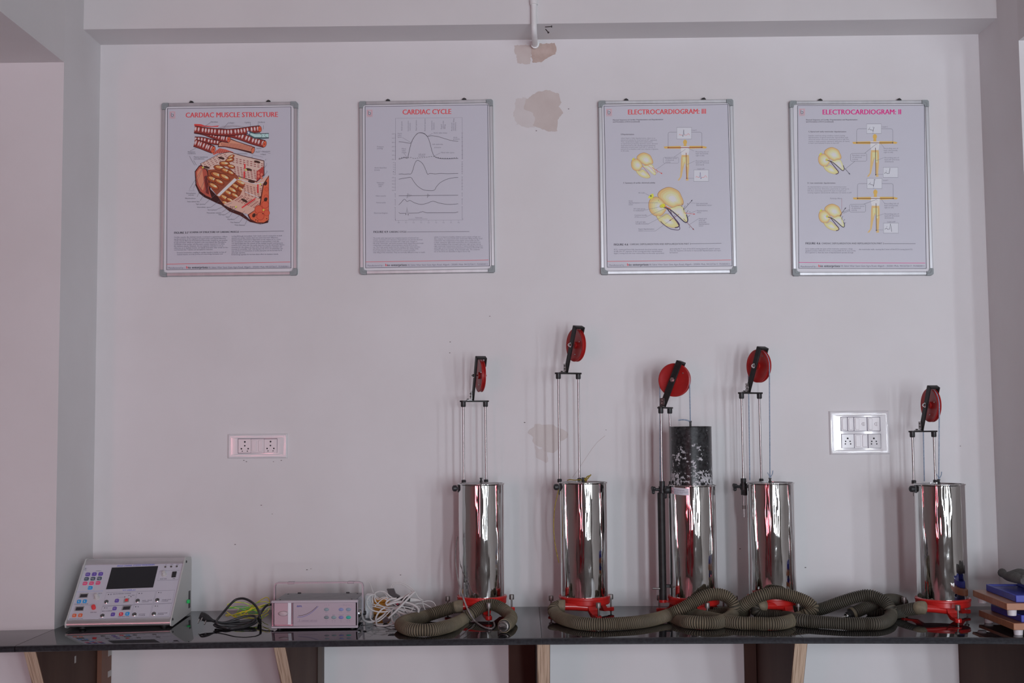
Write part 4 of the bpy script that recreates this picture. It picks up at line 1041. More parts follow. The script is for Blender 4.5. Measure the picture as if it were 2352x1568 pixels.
# ================================================================== SPIROMETERS
def dome_disc(r, rise, n=5):
    return [(r * (1 - (k / n) ** 2) ** .5 if k < n else .0001, rise * (k / n)) for k in range(n + 1)]
M_LID = noisy('grey_lid_metal', (0.30, 0.29, 0.29), (0.20, 0.195, 0.195), 20, rough=0.3, metal=0.7)
M_INNER = noisy('dark_tank_inside', (0.06, 0.06, 0.06), (0.10, 0.10, 0.10), 12, rough=0.4, metal=0.4)
def speckle_mat():
    m = mat('chipped_black_enamel', (0.02, 0.02, 0.02), 0.30)
    tc = nd(m, 'ShaderNodeTexCoord')
    sep = nd(m, 'ShaderNodeSeparateXYZ'); lk(m, tc.outputs['Object'], sep.inputs[0])
    mr = nd(m, 'ShaderNodeMapRange')
    mr.inputs[1].default_value = 0.44; mr.inputs[2].default_value = 0.60; mr.inputs[3].default_value = 0.60; mr.inputs[4].default_value = 0.20
    lk(m, sep.outputs['Z'], mr.inputs[0])
    n1 = nd(m, 'ShaderNodeTexNoise'); n1.inputs['Scale'].default_value = 95; n1.inputs['Detail'].default_value = 3; n1.inputs['Roughness'].default_value = .6
    lk(m, tc.outputs['Object'], n1.inputs['Vector'])
    n2 = nd(m, 'ShaderNodeTexNoise'); n2.inputs['Scale'].default_value = 26; n2.inputs['Detail'].default_value = 2
    lk(m, tc.outputs['Object'], n2.inputs['Vector'])
    a = nd(m, 'ShaderNodeMath', operation='MULTIPLY_ADD'); lk(m, n2.outputs['Fac'], a.inputs[0]); a.inputs[1].default_value = 0.55; lk(m, n1.outputs['Fac'], a.inputs[2])
    b = nd(m, 'ShaderNodeMath', operation='MULTIPLY_ADD'); lk(m, mr.outputs[0], b.inputs[0]); b.inputs[1].default_value = 0.42; lk(m, a.outputs[0], b.inputs[2])
    c = ramp(m, b.outputs[0], [(0.0, (0.012, 0.012, 0.013)), (1.0, (0.5, 0.5, 0.5))])
    th = nd(m, 'ShaderNodeMapRange'); th.inputs[1].default_value = 1.045; th.inputs[2].default_value = 1.075
    lk(m, b.outputs[0], th.inputs[0])
    n3 = nd(m, 'ShaderNodeTexNoise'); n3.inputs['Scale'].default_value = 140; lk(m, tc.outputs['Object'], n3.inputs['Vector'])
    chip = ramp(m, n3.outputs['Fac'], [(.35, (0.34, 0.33, 0.35)), (.65, (0.62, 0.61, 0.63))])
    dust = ramp(m, n1.outputs['Fac'], [(.40, (0.014, 0.014, 0.015)), (.75, (0.06, 0.062, 0.065))])
    mx = nd(m, 'ShaderNodeMix', data_type='RGBA')
    lk(m, th.outputs[0], mx.inputs[0]); lk(m, dust, mx.inputs[6]); lk(m, chip, mx.inputs[7])
    lk(m, mx.outputs[2], bsdf(m).inputs['Base Color'])
    rr = nd(m, 'ShaderNodeMapRange'); lk(m, th.outputs[0], rr.inputs[0]); rr.inputs[3].default_value = .22; rr.inputs[4].default_value = .7
    lk(m, rr.outputs[0], bsdf(m).inputs['Roughness'])
    return m
M_CHIP = speckle_mat()

def leg_part(par, ang, z_ring, mz=0.0, ring_r=.080, foot_r=.122, off_z=0.0):
    d = Vector((math.cos(ang), math.sin(ang), 0)); s = Vector((-d.y, d.x, 0))
    wt, wb = .017, .0095
    mb = MB()
    z0 = z_ring
    prof_o = [(ring_r * .97, z0 + .002), (ring_r * 1.03, z0 - .012), (ring_r * 1.20, .022), (foot_r, .0205), (foot_r + .006, .0200)]
    prof_i = [(ring_r * .60, z0 + .002), (ring_r * .80, z0 - .012), (ring_r * 1.02, .012), (foot_r, .0105), (foot_r + .006, .0110)]
    for (a, b, w0, w1) in ((0, 1, wt, wt * .95), (1, 2, wt * .95, wb * 1.1), (2, 3, wb * 1.1, wb), (3, 4, wb, wb * .8)):
        q = [(prof_o[a], w0), (prof_o[b], w1), (prof_i[b], w1), (prof_i[a], w0)]
        vs = [d * r + s * w + Vector((0, 0, z)) for (r, z), w in q] + [d * r - s * w + Vector((0, 0, z)) for (r, z), w in q]
        mb.add(vs, [(0, 1, 2, 3), (7, 6, 5, 4), (0, 4, 5, 1), (3, 2, 6, 7), (1, 5, 6, 2), (0, 3, 7, 4)])
    mb.lathe([(.0095, .0085), (.0108, .0105), (.0108, .0190), (.0095, .0212)], d * foot_r, (0, 0, 1), 18)
    lg = mb.build('leg', M_RED, par, sharp=30)
    sc_ = MB(); c = d * foot_r
    sc_.lathe([(.0015, -.0005), (.0030, .003), (.0030, .046), (.0078, .046), (.0082, .048), (.0082, .060), (.0072, .0625), (.0001, .0625)], c, (0, 0, 1), 14)
    sc_.build('levelling_screw', M_DULL, lg)
    return lg

def spirometer(cx, Y, ring_px, rim_px, label, az, plate_px, legs, R=.0760, outlet=None, lid='dome', knob=True, cord=None,
               pul_px=None, tilt=0.0, clamp=False, rod_ext=0.0, tubeb=False, seam=0, rivets=((.6, .7), (.9, .72))):
    """cx: photo column of the tank centre; heights from photo rows; az: azimuth of the stand from straight back"""
    xc = at(cx, 1240, Y).x
    zb = bz(xc)
    t = thing('spirometer', (xc, Y, zb), label, 'spirometer', 'student spirometers in a row on the worktop')
    zr = at(cx, ring_px, Y).z - zb          # top of the red ring
    zt = at(cx, rim_px, Y).z - zb           # rim of the tank
    u = Vector((math.sin(az), math.cos(az), 0)); tv = Vector((math.cos(az), -math.sin(az), 0))
    # tank with a rolled rim, open at the top
    prof = [(R - .0012, zr - .012), (R, zr - .012), (R, zr + .001)]
    nz = 30
    for k in range(1, nz): prof.append((R + .00006 * math.sin(k * .9 + seam) + .00008 * math.sin(k * .35), zr + (zt - .006 - zr) * k / nz))
    prof += [(R, zt - .006), (R + .0022, zt - .0045), (R + .0030, zt - .0022), (R + .0022, zt - .0003), (R, zt), (R - .0015, zt - .001), (R - .0018, zt - .02), (R - .0018, zt - .05)]
    MB().lathe(prof, (0, 0, 0), (0, 0, 1), 72, caps=False).build('tank', M_DRUM, t, sharp=50)
    sm = MB(); a0 = -0.35 + seam * .2
    # red cast base
    rp = [(R * .55, zr - .026), (R + .0035, zr - .026), (R + .0055, zr - .023), (R + .0060, zr - .009), (R + .0075, zr - .007), (R + .0075, zr - .002), (R + .0055, zr), (R - .001, zr), (R - .001, zr - .004)]
    MB().lathe(rp, (0, 0, 0), (0, 0, 1), 64, caps=True).build('base_ring', M_RED, t, sharp=30)
    for a in legs: leg_part(t, a, zr - .026, ring_r=R + .002)
    # bell or lid
    if lid == 'raised':
        zt2 = at(cx, 979, Y).z - zb; rb = R - .0085
        bp = [(rb, zt - .05), (rb, zt2 - .004), (rb + .0008, zt2 - .002), (rb - .001, zt2), (rb * .6, zt2 + .0012), (.0001, zt2 + .0015)]
        # finer rows so the enamel shading has vertices to follow
        b_ = MB().lathe(bp, (0, 0, 0), (0, 0, 1), 64).build('bell', M_CHIP, t, sharp=40)
        top_z = zt2 + .001
        kb = MB().lathe([(.0035, 0), (.0035, .012), (.0045, .013), (.0045, .017)], (0, 0, top_z), (0, 0, 1), 14).build('bell_hook', M_BLACK, t)
        MB().lathe([(R - .002, zt - .03), (rb + .001, zt - .03)], (0, 0, 0), (0, 0, 1), 48, caps=False).build('water_seal', M_INNER, t)
    else:
        rb = R - .006
        mb = MB(); zz = zt - (.004 if lid == 'dome' else .003)
        mb.lathe([(rb, -.05), (rb, 0)] + [(max(.0001, rb * (1 - k / 6.0)), (.007 if lid == 'dome' else .0025) * (1 - (1 - k / 6.0) ** 2)) for k in range(1, 7)], (0, 0, 0), (0, 0, 1), 56)
        Rt = Matrix.Rotation(tilt, 3, 'Y')
        mb.v = [Rt @ p + Vector((0, 0, zz)) for p in mb.v]
        mb.build('bell', M_LID, t, sharp=40)
        top_z = zz + (.007 if lid == 'dome' else .0025)
        MB().lathe([(.0048, -.003), (.0048, .004), (.0034, .006), (.0034, .010), (.0044, .011), (.0044, .0145)], (0, 0, top_z), (0, 0, 1), 14).build('bell_hook', M_BLACK, t)
        MB().lathe([(R - .0016, zt - .02), (rb - .002, zt - .02)], (0, 0, 0), (0, 0, 1), 48, caps=False).build('water_seal', M_INNER, t)
    # twin rods, head plate
    zp = at(cx, plate_px, Y + .08).z - zb
    L = .077; c = u * (R + .011)
    for s in (-1, 1):
        p = c + tv * (s * L / 2)
        zlow = zt - .045
        if rod_ext and s == -1: zlow = zt - rod_ext
        rod = MB().cyl(p + Vector((0, 0, zlow)), p + Vector((0, 0, zp - .004)), .0034, 14).build('support_rod', M_STEELP, t)
        MB().lathe([(.0085, -.002), (.0085, -.016), (.0072, -.019)], p + Vector((0, 0, zp - .003)), (0, 0, 1), 18).build('rod_collar', M_BLACK, t)
        MB().lathe([(.0075, 0), (.0075, .010), (.006, .012)], p + Vector((0, 0, zt - .004)), (0, 0, 1), 16).build('rod_socket', M_BLACK, t)
        MB().box(p - u * .008 + Vector((0, 0, zt - .030)), (.012, .014, .030), Matrix.Rotation(-az, 3, 'Z'), .002).build('rod_lug', M_BLACK, t)
        if rod_ext and s == -1:
            MB().lathe([(.0058, 0), (.0058, .012)], p + Vector((0, 0, zlow + .028)), (0, 0, 1), 14).build('stop_collar', M_DULL, t)
    Rz = Matrix.Rotation(-az, 3, 'Z')
    pl_ = MB(); n = 12; hw = .011; L2 = L / 2 + .001
    loop = [tv * (L2 + hw * math.cos(a)) + u * (hw * math.sin(a)) for a in [(-.5 + k / n) * math.pi for k in range(n + 1)]] + [tv * (-L2 - hw * math.cos(a)) - u * (hw * math.sin(a)) for a in [(-.5 + k / n) * math.pi for k in range(n + 1)]]
    pl_.prism([c + q + Vector((0, 0, zp - .0055)) for q in loop], (0, 0, .0050))
    pl_.build('head_plate', M_BLKM, t, sharp=30)
    # hinge, leaning arm, pulley
    rp_ = .0555
    th = .014                     # pulley offset along the axis
    pc = u * (.058) + tv * th; pc.z = at(pul_px[0], pul_px[1], Y + .058 * math.cos(az)).z - zb
    lean = math.radians(23)
    ad = (-u * math.sin(lean) + Vector((0, 0, 1)) * math.cos(lean))      # along the arm
    an = (u * math.cos(lean) + Vector((0, 0, 1)) * math.sin(lean))       # across the arm, in the pulley plane
    def slab_(o, a, la, b, lb, cvec, lc, nm, m, par=t, bev=.0012):
        Rm = Matrix((a.normalized(), b.normalized(), cvec.normalized())).transposed()
        return MB().box(o, (la, lb, lc), Rm, bev).build(nm, m, par)
    ac = pc - tv * th + tv * -.004     # the arm's own plane
    up_len, low_len = .066, (pc.z - zp - .001) / math.cos(lean)
    mid = ac + ad * ((up_len - low_len) / 2)
    arm = slab_(mid, ad, up_len + low_len, an, .0215, tv, .0055, 'pulley_arm', M_BLKM)
    slab_(ac + ad * (up_len - .003) + tv * .0155, ad, .006, an, .0215, tv, .036, 'yoke_top', M_BLKM, arm)
    slab_(ac + ad * (up_len - .016) + tv * .0315, ad, .032, an, .0215, tv, .004, 'yoke_tip', M_BLKM, arm)
    prf = [(.0115, -.0085), (.0115, -.0045), (.040, -.0035), (.0455, -.0060), (rp_ - .002, -.0072), (rp_, -.0062), (rp_, -.0040), (rp_ - .0042, -.0012), (rp_ - .0042, .0012), (rp_, .0040), (rp_, .0062), (rp_ - .002, .0072), (.0455, .0060), (.040, .0035), (.0115, .0045), (.0115, .0085)]
    pu = MB().lathe(prf, pc, tv, 56).build('pulley', M_REDW, t, sharp=28)
    ax = MB().lathe([(.0030, -.030), (.0030, -.027), (.0060, -.027), (.0060, -.022), (.0085, -.022), (.0085, -.0205), (.0030, -.0205), (.0030, .018)], pc, tv, 6)
    ax.build('axle_bolt', M_CHROME, pu, sharp=20)
    MB().lathe([(.0066, .010), (.0066, .0155), (.0030, .016), (.0030, .0215)], pc, tv, 12).build('axle_nut', M_REDW, pu)
    for (ra, rr_) in rivets:
        q = pc + (ad * math.cos(ra * 6) + an * math.sin(ra * 6)) * (rr_ * .045) - tv * .0045
        MB().lathe([(.0024, 0), (.0020, .0018), (.0001, .0022)], q, -tv, 10).build('pulley_screw', M_CHROME, pu)
    hb = ac - ad * (low_len - .004) - tv * .004
    br = slab_(hb + Vector((0, 0, .012)) - tv * .0012, Vector((0, 0, 1)), .026, u, .016, tv, .0026, 'hinge_bracket', M_STEELP, t, .0006)
    slab_(Vector((hb.x, hb.y, zp + .0010)) - tv * .0095, tv, .018, u, .016, Vector((0, 0, 1)), .0026, 'hinge_foot', M_STEELP, br, .0006)
    for dz in (.008, .018):
        MB().lathe([(.0032, 0), (.0032, .003), (.0016, .003), (.0016, .005)], hb + Vector((0, 0, dz)) - tv * .002, -tv, 6).build('hinge_screw', M_CHROME, br, sharp=20)
    MB().lathe([(.0042, 0), (.0042, .0035)], Vector((hb.x, hb.y, zp + .002)) - tv * .013, (0, 0, 1), 6).build('hinge_screw', M_BLACK, br, sharp=20)
    # side knob of the water tap
    if knob:
        kd = Vector((-1, -.10, 0)).normalized(); kz = zt - .016
        kn = MB().lathe([(.0045, -.004), (.0045, .004), (.0095, .005), (.0105, .009), (.0100, .016), (.0060, .0195), (.0001, .0205)], kd * (R + .001) + Vector((0, 0, kz)), kd, 18)
        kn.box(kd * (R + .001) + Vector((0, 0, kz)), (.004, .012, .026), None, .001)
        kn.build('side_knob', M_BLACK, t)
    if clamp:
        p = c - tv * (L / 2)
        zc = zt - .016
        cl = MB().lathe([(.0088, -.028), (.0092, -.027), (.0092, .026), (.0088, .027)], p + Vector((0, 0, zc)), (0, 0, 1), 18)
        cl.lathe([(.0118, -.010), (.0118, .010)], p + Vector((0, 0, zc)), (0, 0, 1), 18)
        dk = Vector((-1, -.22, 0)).normalized()
        cl.cyl(p + Vector((0, 0, zc)), p + dk * .024 + Vector((0, 0, zc)), .0048, 12)
        cb = cl.build('rod_clamp', M_BLACK, t)
        kn = MB(); o = p + dk * .030 + Vector((0, 0, zc))
        kn.lathe([(.0050, -.006), (.0080, -.003), (.0080, .004), (.0050, .006)], o, dk, 12)
        fx, fy, fz = frame_of(dk)
        for k in range(3):
            a = k * 2 * math.pi / 3 + .5
            dd = fx * math.cos(a) + fy * math.sin(a)
            kn.lathe([(.0045, -.004), (.0062, -.002), (.0062, .003), (.0045, .005)], o + dd * .0085, dk, 12)
        kn.build('wing_knob', M_BLACK, cb)
        if tubeb:
            # second boss to the tank wall
            MB().cyl(p + Vector((0, 0, zc)), Vector((-R * .98, -.02, zc)), .0065, 12).build('clamp_bridge', M_BLKM, cb)
            MB().lathe([(.0001, 0), (.0125, .001), (.0125, .010), (.008, .013)], Vector((-R - .001, -.016, zc)), (-1, -.2, 0), 20).build('clamp_boss', M_BLACK, cb)
    if tubeb:
        q = Vector((-R - .0225, .010, 0)); q0 = at(1531, 1378, Y).z - zb
        tb = MB().lathe([(.0122, q0), (.0122, zt - .028), (.0105, zt - .0265), (.0105, zt - .04)], q, (0, 0, 1), 28, caps=True)
        tbo = tb.build('weight_tube', M_BLKM, t)
        MB().lathe([(.0132, q0 - .008), (.0132, q0 + .0005)], q, (0, 0, 1), 24).build('tube_foot', M_RED, tbo)
        MB().box(q + Vector((.016, 0, q0 - .005)), (.034, .016, .006), None, .001).build('tube_bracket', M_RED, tbo)
        z_ = at(1510, 1352, Y).z - zb
        MB().lathe([(.0034, 0), (.0034, .010), (.0024, .012), (.0030, .018), (.0030, .024)], q + Vector((-.010, -.004, z_)), (-1, -.05, .06), 12).build('drain_spigot', M_DULL, tbo)
        MB().box(Vector((-R - .006, .006, zr + .03)), (.014, .012, .010), None, .001).build('tube_stay', M_BLKM, tbo)
    # outlet pipe
    if outlet:
        a, b = Vector(outlet[0]), at(*outlet[1]) - t.location
        TIPS[cx] = (b + t.location, (a - b).normalized())
        MB().tube(catmull([a, a * .5 + b * .5 + Vector((0, 0, .001)), b, b + (b - a).normalized() * .008], .006), .0125, 18).build('outlet_pipe', M_RED, t)
    # cord over the pulley
    if cord:
        rc = rp_ - .0030
        pts = []
        e_in = pc - u * rc; e_out = pc + u * rc
        hook = Vector((0, 0, top_z + .014))
        pts.append(hook); pts.append(hook * .97 + e_in * .03)
        pts += [hook + (e_in - hook) * k for k in (.3, .6, .85)]
        for k in range(0, 13):
            a = math.pi * k / 12
            pts.append(pc - u * (rc * math.cos(a)) + Vector((0, 0, rc * math.sin(a))))
        lo = e_out.copy(); lo.z = zt + .002 if cord == 'tank' else zt - .02
        lo += u * .006
        pts += [e_out + (lo - e_out) * k for k in (.3, .7, 1.0)]
        MB().tube(catmull([tuple(p) for p in pts], .006), .0019, 8).build('cord', M_CORD, t)
        kb = MB()
        if cord == 'tail':
            kb.tube(catmull([hook, hook + Vector((-.010, -.004, .005)), hook + Vector((-.024, -.006, .007)), hook + Vector((-.040, -.006, .006))], .004), .0021, 8)
        else:
            kb.tube(catmull([hook + Vector((0, 0, -.002)), hook + Vector((.003, -.003, .006)), hook + Vector((.008, -.002, .014)), hook + Vector((.010, 0, .024))], .004), .0015, 8)
            kb.tube(catmull([hook + Vector((0, 0, -.002)), hook + Vector((-.003, -.003, .008)), hook + Vector((-.008, -.001, .018))], .004), .0013, 8)
        kb.lathe([(.0001, -.004), (.0036, -.002), (.0036, .003), (.0001, .005)], hook, (0, 0, 1), 10)
        kb.build('cord_knot', M_CORD, t)
    return t, zb, zr, zt, c, u, tv, top_z

R2 = math.radians
SP = {}
TIPS = {}
SP[1] = spirometer(1106, -.225, 1366, 1109, 'first spirometer from the left, pulley edge-on, loose grey tube at its side', R2(-16), 919, [R2(160), R2(-78), R2(38)],
                   R=.0745, outlet=((-.0, -.045, .043), (1062, 1392, -.275)), lid='dome', pul_px=(1101, 862), seam=1)
SP[2] = spirometer(1341, -.245, 1366, 1106, 'second spirometer from the left, tallest stand, with a yellow string', R2(-28), 855, [R2(152), R2(-72), R2(42)],
                   R=.0765, outlet=((.01, -.062, .040), (1296, 1392, -.312)), lid='flat', pul_px=(1326, 792), seam=2)
SP[3] = spirometer(1591, -.250, 1367, 1112, 'spirometer with its chipped black bell raised out of the tank', R2(-61), 934, [R2(150), R2(-78), R2(30)],
                   R=.0765, lid='raised', knob=False, clamp=True, rod_ext=.165, tubeb=True, cord='tail', pul_px=(1552, 872), seam=3, rivets=((.95, .85),))
SP[4] = spirometer(1772, -.245, 1366, 1107, 'fourth spirometer from the left, behind the looped hoses', R2(-30), 900, [R2(160), R2(-62), R2(35)],
                   R=.0760, outlet=((.020, -.060, .042), (1755, 1391, -.328)), lid='flat', knob=False, clamp=True, rod_ext=.118, cord='tank', pul_px=(1741, 840), tilt=R2(.6), seam=4, rivets=((1.0, .9),))
SP[5] = spirometer(2161, -.295, 1371, 1110, 'rightmost spirometer with the shortest stand, beside the wooden boards', R2(-11), 988, [R2(150), R2(-88), R2(34)],
                   R=.0785, outlet=((.010, -.058, .035), (2122, 1395.5, -.362)), lid='flat', cord='tank', pul_px=(2141, 930), tilt=R2(3.0), seam=5)
# label stuck on the third tank (curved with the wall of the tank)
t3_ = SP[3][0]
def sticker(t, Rr, px0, px1, py0, py1):
    zb = t.location.z
    mb = MB(); n = 10; vs = []; fs = []
    z0 = at(1560, py1, t.location.y - .07).z - zb; z1 = at(1560, py0, t.location.y - .07).z - zb
    a0 = math.asin(max(-1, min(1, (at(px0, py0, t.location.y - .04).x - t.location.x) / Rr))); a1 = math.asin((at(px1, py0, t.location.y - .065).x - t.location.x) / Rr)
    def q(f, g, e=.0006): 
        a = a0 + (a1 - a0) * f; z = z0 + (z1 - z0) * g - .004 * f
        return Vector(((Rr + e) * math.sin(a), -(Rr + e) * math.cos(a), z))
    for k in range(n + 1): vs += [q(k / n, 0), q(k / n, 1)]
    mb.add(vs, [(2 * k, 2 * k + 2, 2 * k + 3, 2 * k + 1) for k in range(n)])
    lab = mb.build('maker_label', mat('label_paper', (0.66, 0.64, 0.70), .6), t, recalc=False)
    tx = MB(); ms = [ink(70, 66, 84), ink(170, 70, 84)]
    def put(s, f0, f1, g0, cap, mi, bold=True):
        v, f = glyphs(s, bold); a = min(p[0] for p in v); b = max(p[0] for p in v)
        tx.add([q(f0 + (f1 - f0) * (x - a) / (b - a), g0 + y / CAPH * cap, .0010) for x, y in v], f, mi)
    put('bio enterprises', .22, .78, .62, .17, 0)
    for j, (s, e) in enumerate((('18, Saket Vihar Sasni Gate Agra Road', .96), ('Aligarh - 202001  Mob. 9412272617', .90), ('SPIROMETER  STUDENT', .70), ('Made in India', .50))):
        put(s, .20, e, .46 - j * .13, .075, 0, False)
    put('b', .055, .135, .30, .30, 0)
    for (f0, f1, g0, g1) in ((.02, .04, .12, .86), (.155, .175, .12, .86), (.02, .175, .84, .88), (.02, .175, .10, .14)):
        tx.add([q(f0, g0, .0009), q(f1, g0, .0009), q(f1, g1, .0009), q(f0, g1, .0009)], [(0, 1, 2, 3)], 1)
    tx.build('label_print', ms, lab, smooth=False, recalc=False)
sticker(t3_, .0765, 1543, 1582, 1119, 1135)

# ---- yellow string on the second spirometer
o2 = SP[2][0].location
pts = [at(1283, 1124, -.255), at(1280, 1138, -.257), at(1275, 1160, -.257), at(1272, 1190, -.257), at(1272, 1220, -.256), at(1275, 1250, -.254), at(1280, 1275, -.252), at(1284, 1292, -.250)]
MB().tube(catmull(pts, .005), .0015, 7).build('hanging_string', M_YCORD, SP[2][0], off=o2)
zt2 = SP[2][3] + o2.z
k0 = at(1346, 1104, -.2)
kb = MB(); base = Vector((at(1345, 1100, -.235).x, -.235, zt2 + .003))
for dx, dz, ex, ez in ((.004, .012, .016, .017), (.006, .006, .018, .020), (-.004, .009, .006, .004)):
    kb.tube(catmull([base, base + Vector((dx, -.003, dz)), base + Vector((ex, -.002, ez))], .003), .0020, 7)
kb.tube(catmull([base + Vector((-.060, .01, .001)), base + Vector((-.05, .0, .004)), base + Vector((-.035, -.002, .002)), base + Vector((-.02, -.004, .0035)), base], .004), .0016, 7)
kb.lathe([(.0001, -.004), (.005, -.001), (.005, .004), (.0001, .007)], base, (0, 0, 1), 9)
kb.build('string_knot', M_YCORD, SP[2][0], off=o2)

# ---- thin rubber tube beside the first spirometer
M_GTUBE = noisy('grey_rubber_tube', obs(120, 108, 112), obs(96, 84, 90), 40, rough=.6)
pts = [at(1051, 1232, -.17), at(1047, 1255, -.185), at(1046.5, 1290, -.23), at(1051, 1325, -.275), at(1058, 1355, -.315), at(1066, 1378, -.335), at(1074, 1398, -.345),
       at(1082, 1413, -.36), atz(1092, 1427, .004), atz(1106, 1437, .004), atz(1118, 1442, .004), atz(1130, 1443, .004), atz(1136, 1437, .004), atz(1134, 1428, .0035)]
tb = MB().tube(catmull(pts, .006), .0028, 10).build('rubber_tube', M_GTUBE)
tag(tb, 'thin grey rubber tube trailing from the first spirometer onto the worktop', 'tube')

# ================================================================== CORRUGATED HOSES
HR = .0203
def hose(pts, label, cuff0=.03, cuff1=.0, pitch=.0062, mouth=None, r=HR, dark=False):
    path = catmull(pts, pitch / 4)
    n = len(path)
    rr = []; mi = []
    for i in range(n):
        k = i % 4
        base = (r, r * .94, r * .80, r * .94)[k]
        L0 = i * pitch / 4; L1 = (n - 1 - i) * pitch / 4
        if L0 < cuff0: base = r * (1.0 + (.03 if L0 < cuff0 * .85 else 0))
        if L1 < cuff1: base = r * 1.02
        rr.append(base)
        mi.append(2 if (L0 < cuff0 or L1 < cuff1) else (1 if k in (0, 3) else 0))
    # start/end of a hose slightly closed
    t = thing('corrugated_hose', path[0], label, 'hose', 'corrugated breathing hoses on the worktop')
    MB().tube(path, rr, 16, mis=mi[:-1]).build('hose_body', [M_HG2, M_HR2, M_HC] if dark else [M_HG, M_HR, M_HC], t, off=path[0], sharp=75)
    if mouth:
        d = (path[-1] - path[-6]).normalized(); e = path[-1]
        MB().lathe([(r * .86, -.004), (r * .90, .002), (r * .80, .004), (r * .62, .008), (r * .60, .016)], e, d, 24).build('mouth_ring', M_RUBBER, t, off=path[0])
        x, y, z = frame_of(d)
        if mouth == 'long':
            mp = MB()
            for s in (-1, 1):
                side = y * s * .0055
                q = [(.0145, .010, .0065), (.0135, .022, .006), (.0085, .034, .004), (.0025, .045, .0022)]
                vs = []; fs = []
                for (hw, l, th_) in q:
                    vs += [e + d * l + side + x * hw * .9 + y * (s * -.001), e + d * l + side * .8 + x * hw * .5 + y * s * th_, e + d * l + side * .8 - x * hw * .5 + y * s * th_, e + d * l + side - x * hw * .9 + y * (s * -.001)]
                for k in range(len(q) - 1):
                    for j in range(4): fs.append((4 * k + j, 4 * k + (j + 1) % 4, 4 * k + 4 + (j + 1) % 4, 4 * k + 4 + j))
                fs += [(0, 1, 2, 3), tuple(4 * (len(q) - 1) + j for j in range(4))]
                mp.add(vs, fs)
            mp.lathe([(.0165, .004), (.0172, .008), (.0160, .013), (.010, .016)], e, d, 20)
            mp.build('metal_mouthpiece', M_DULL, t, off=path[0], sharp=30)
        else:
            mp = MB()
            mp.lathe([(.0105, .004), (.0110, .012), (.0095, .020)], e, d, 18)
            mp.cyl(e + d * .02, e + d * .034 + x * .004, .0022, 8); mp.cyl(e + d * .02 - x * .006, e + d * .030 - x * .010, .0022, 8)
            mp.build('metal_clip', M_CHROME, t, off=path[0])
    return t
B = lambda px, py, h=HR: atz(px, py, h)
J = lambda c: (TIPS[c][0] + TIPS[c][1] * .001, TIPS[c][0] - TIPS[c][1] * .010)      # the cuff slips over the outlet pipe
hose([*J(1106), at(1034, 1397, -.275), at(998, 1408, -.30), at(972, 1417, -.325), B(948, 1422), B(930, 1427), B(921, 1435), B(938, 1444), B(963, 1447), B(998, 1445), B(1034, 1436), at(1061, 1424, -.345), at(1084, 1408, -.325), at(1106, 1393, -.308), at(1127, 1388, -.300), at(1147, 1394, -.305), at(1163, 1405, -.325), B(1174, 1417), B(1169, 1429), B(1158, 1437)],
     'brown corrugated hose looping from the first spirometer to a metal mouthpiece', .022, .012, mouth='long')
hose([*J(1341), at(1282, 1392, -.312), at(1272, 1399, -.325), at(1275, 1408, -.34), B(1285, 1417), B(1303, 1424), B(1334, 1431), B(1376, 1433.5), B(1417, 1432), B(1459, 1429), B(1497, 1423), at(1532, 1413, -.375), at(1563, 1399, -.372), at(1594, 1382, -.368), at(1622, 1368, -.365), at(1647, 1364, -.362), at(1671, 1371, -.362), at(1685, 1389, -.365), at(1683, 1409, -.368), B(1666, 1423), B(1636, 1430), B(1584, 1428), at(1553, 1424, -.350), at(1545, 1416, -.325), at(1560, 1407, -.31), at(1590, 1404, -.305), at(1620, 1411, -.315), at(1655, 1414, -.305), at(1690, 1408, -.285), at(1715, 1402, -.265)],
     'long corrugated hose from the second spirometer rising into a tall loop', .020, .006)
hose([B(1585, 1409), B(1612, 1415), B(1640, 1421), B(1668, 1426), B(1699, 1430), B(1737, 1431), B(1776, 1432), B(1804, 1428.5), at(1833, 1419, -.372), at(1856, 1409, -.366), at(1867, 1396, -.360), at(1856, 1383, -.356), at(1833, 1373, -.352), at(1804, 1364.5, -.350), at(1776, 1361.5, -.350), at(1747, 1368, -.352), at(1724, 1379, -.340), at(1705, 1392, -.325), at(1688, 1402, -.300), at(1668, 1407, -.28), at(1640, 1408, -.26)],
     'pale brown corrugated hose arching across the fourth spirometer base', .0, .0)
hose([*J(1772), at(1743, 1393, -.330), at(1737, 1401, -.335), at(1748, 1409, -.335), at(1776, 1414, -.330), at(1804, 1417, -.330), B(1833, 1423), B(1871, 1427), B(1910, 1430), B(1948, 1432), B(1986, 1432), B(2018, 1431), B(2039, 1424), at(2047, 1411, -.350), at(2043, 1396, -.335), at(2033, 1383, -.322), at(2016, 1373, -.312), at(1994, 1367, -.305), at(1967, 1371, -.298), at(1938, 1380, -.285), at(1910, 1390, -.265), at(1887, 1398, -.245), at(1862, 1402, -.225), at(1833, 1401, -.21), at(1804, 1402, -.20), at(1772, 1403, -.20)],
     'corrugated hose from the fourth spirometer making a wide loop on the right', .014, .02, dark=True)
hose([*J(2161), at(2106, 1397, -.350), at(2091, 1399, -.332), at(2063, 1405, -.29), at(2034, 1410, -.265), at(2012, 1409, -.245), at(2003, 1401, -.215), at(2025, 1395, -.185), at(2060, 1391, -.165), at(2073, 1386, -.165), at(2062, 1379, -.185), at(2040, 1377, -.215), at(2015, 1384, -.245), at(1990, 1394, -.270), at(1968, 1404, -.285), at(1955, 1410, -.292)],
     'dark corrugated hose coiled left of the rightmost spirometer', .024, .010, mouth='clip', dark=True)

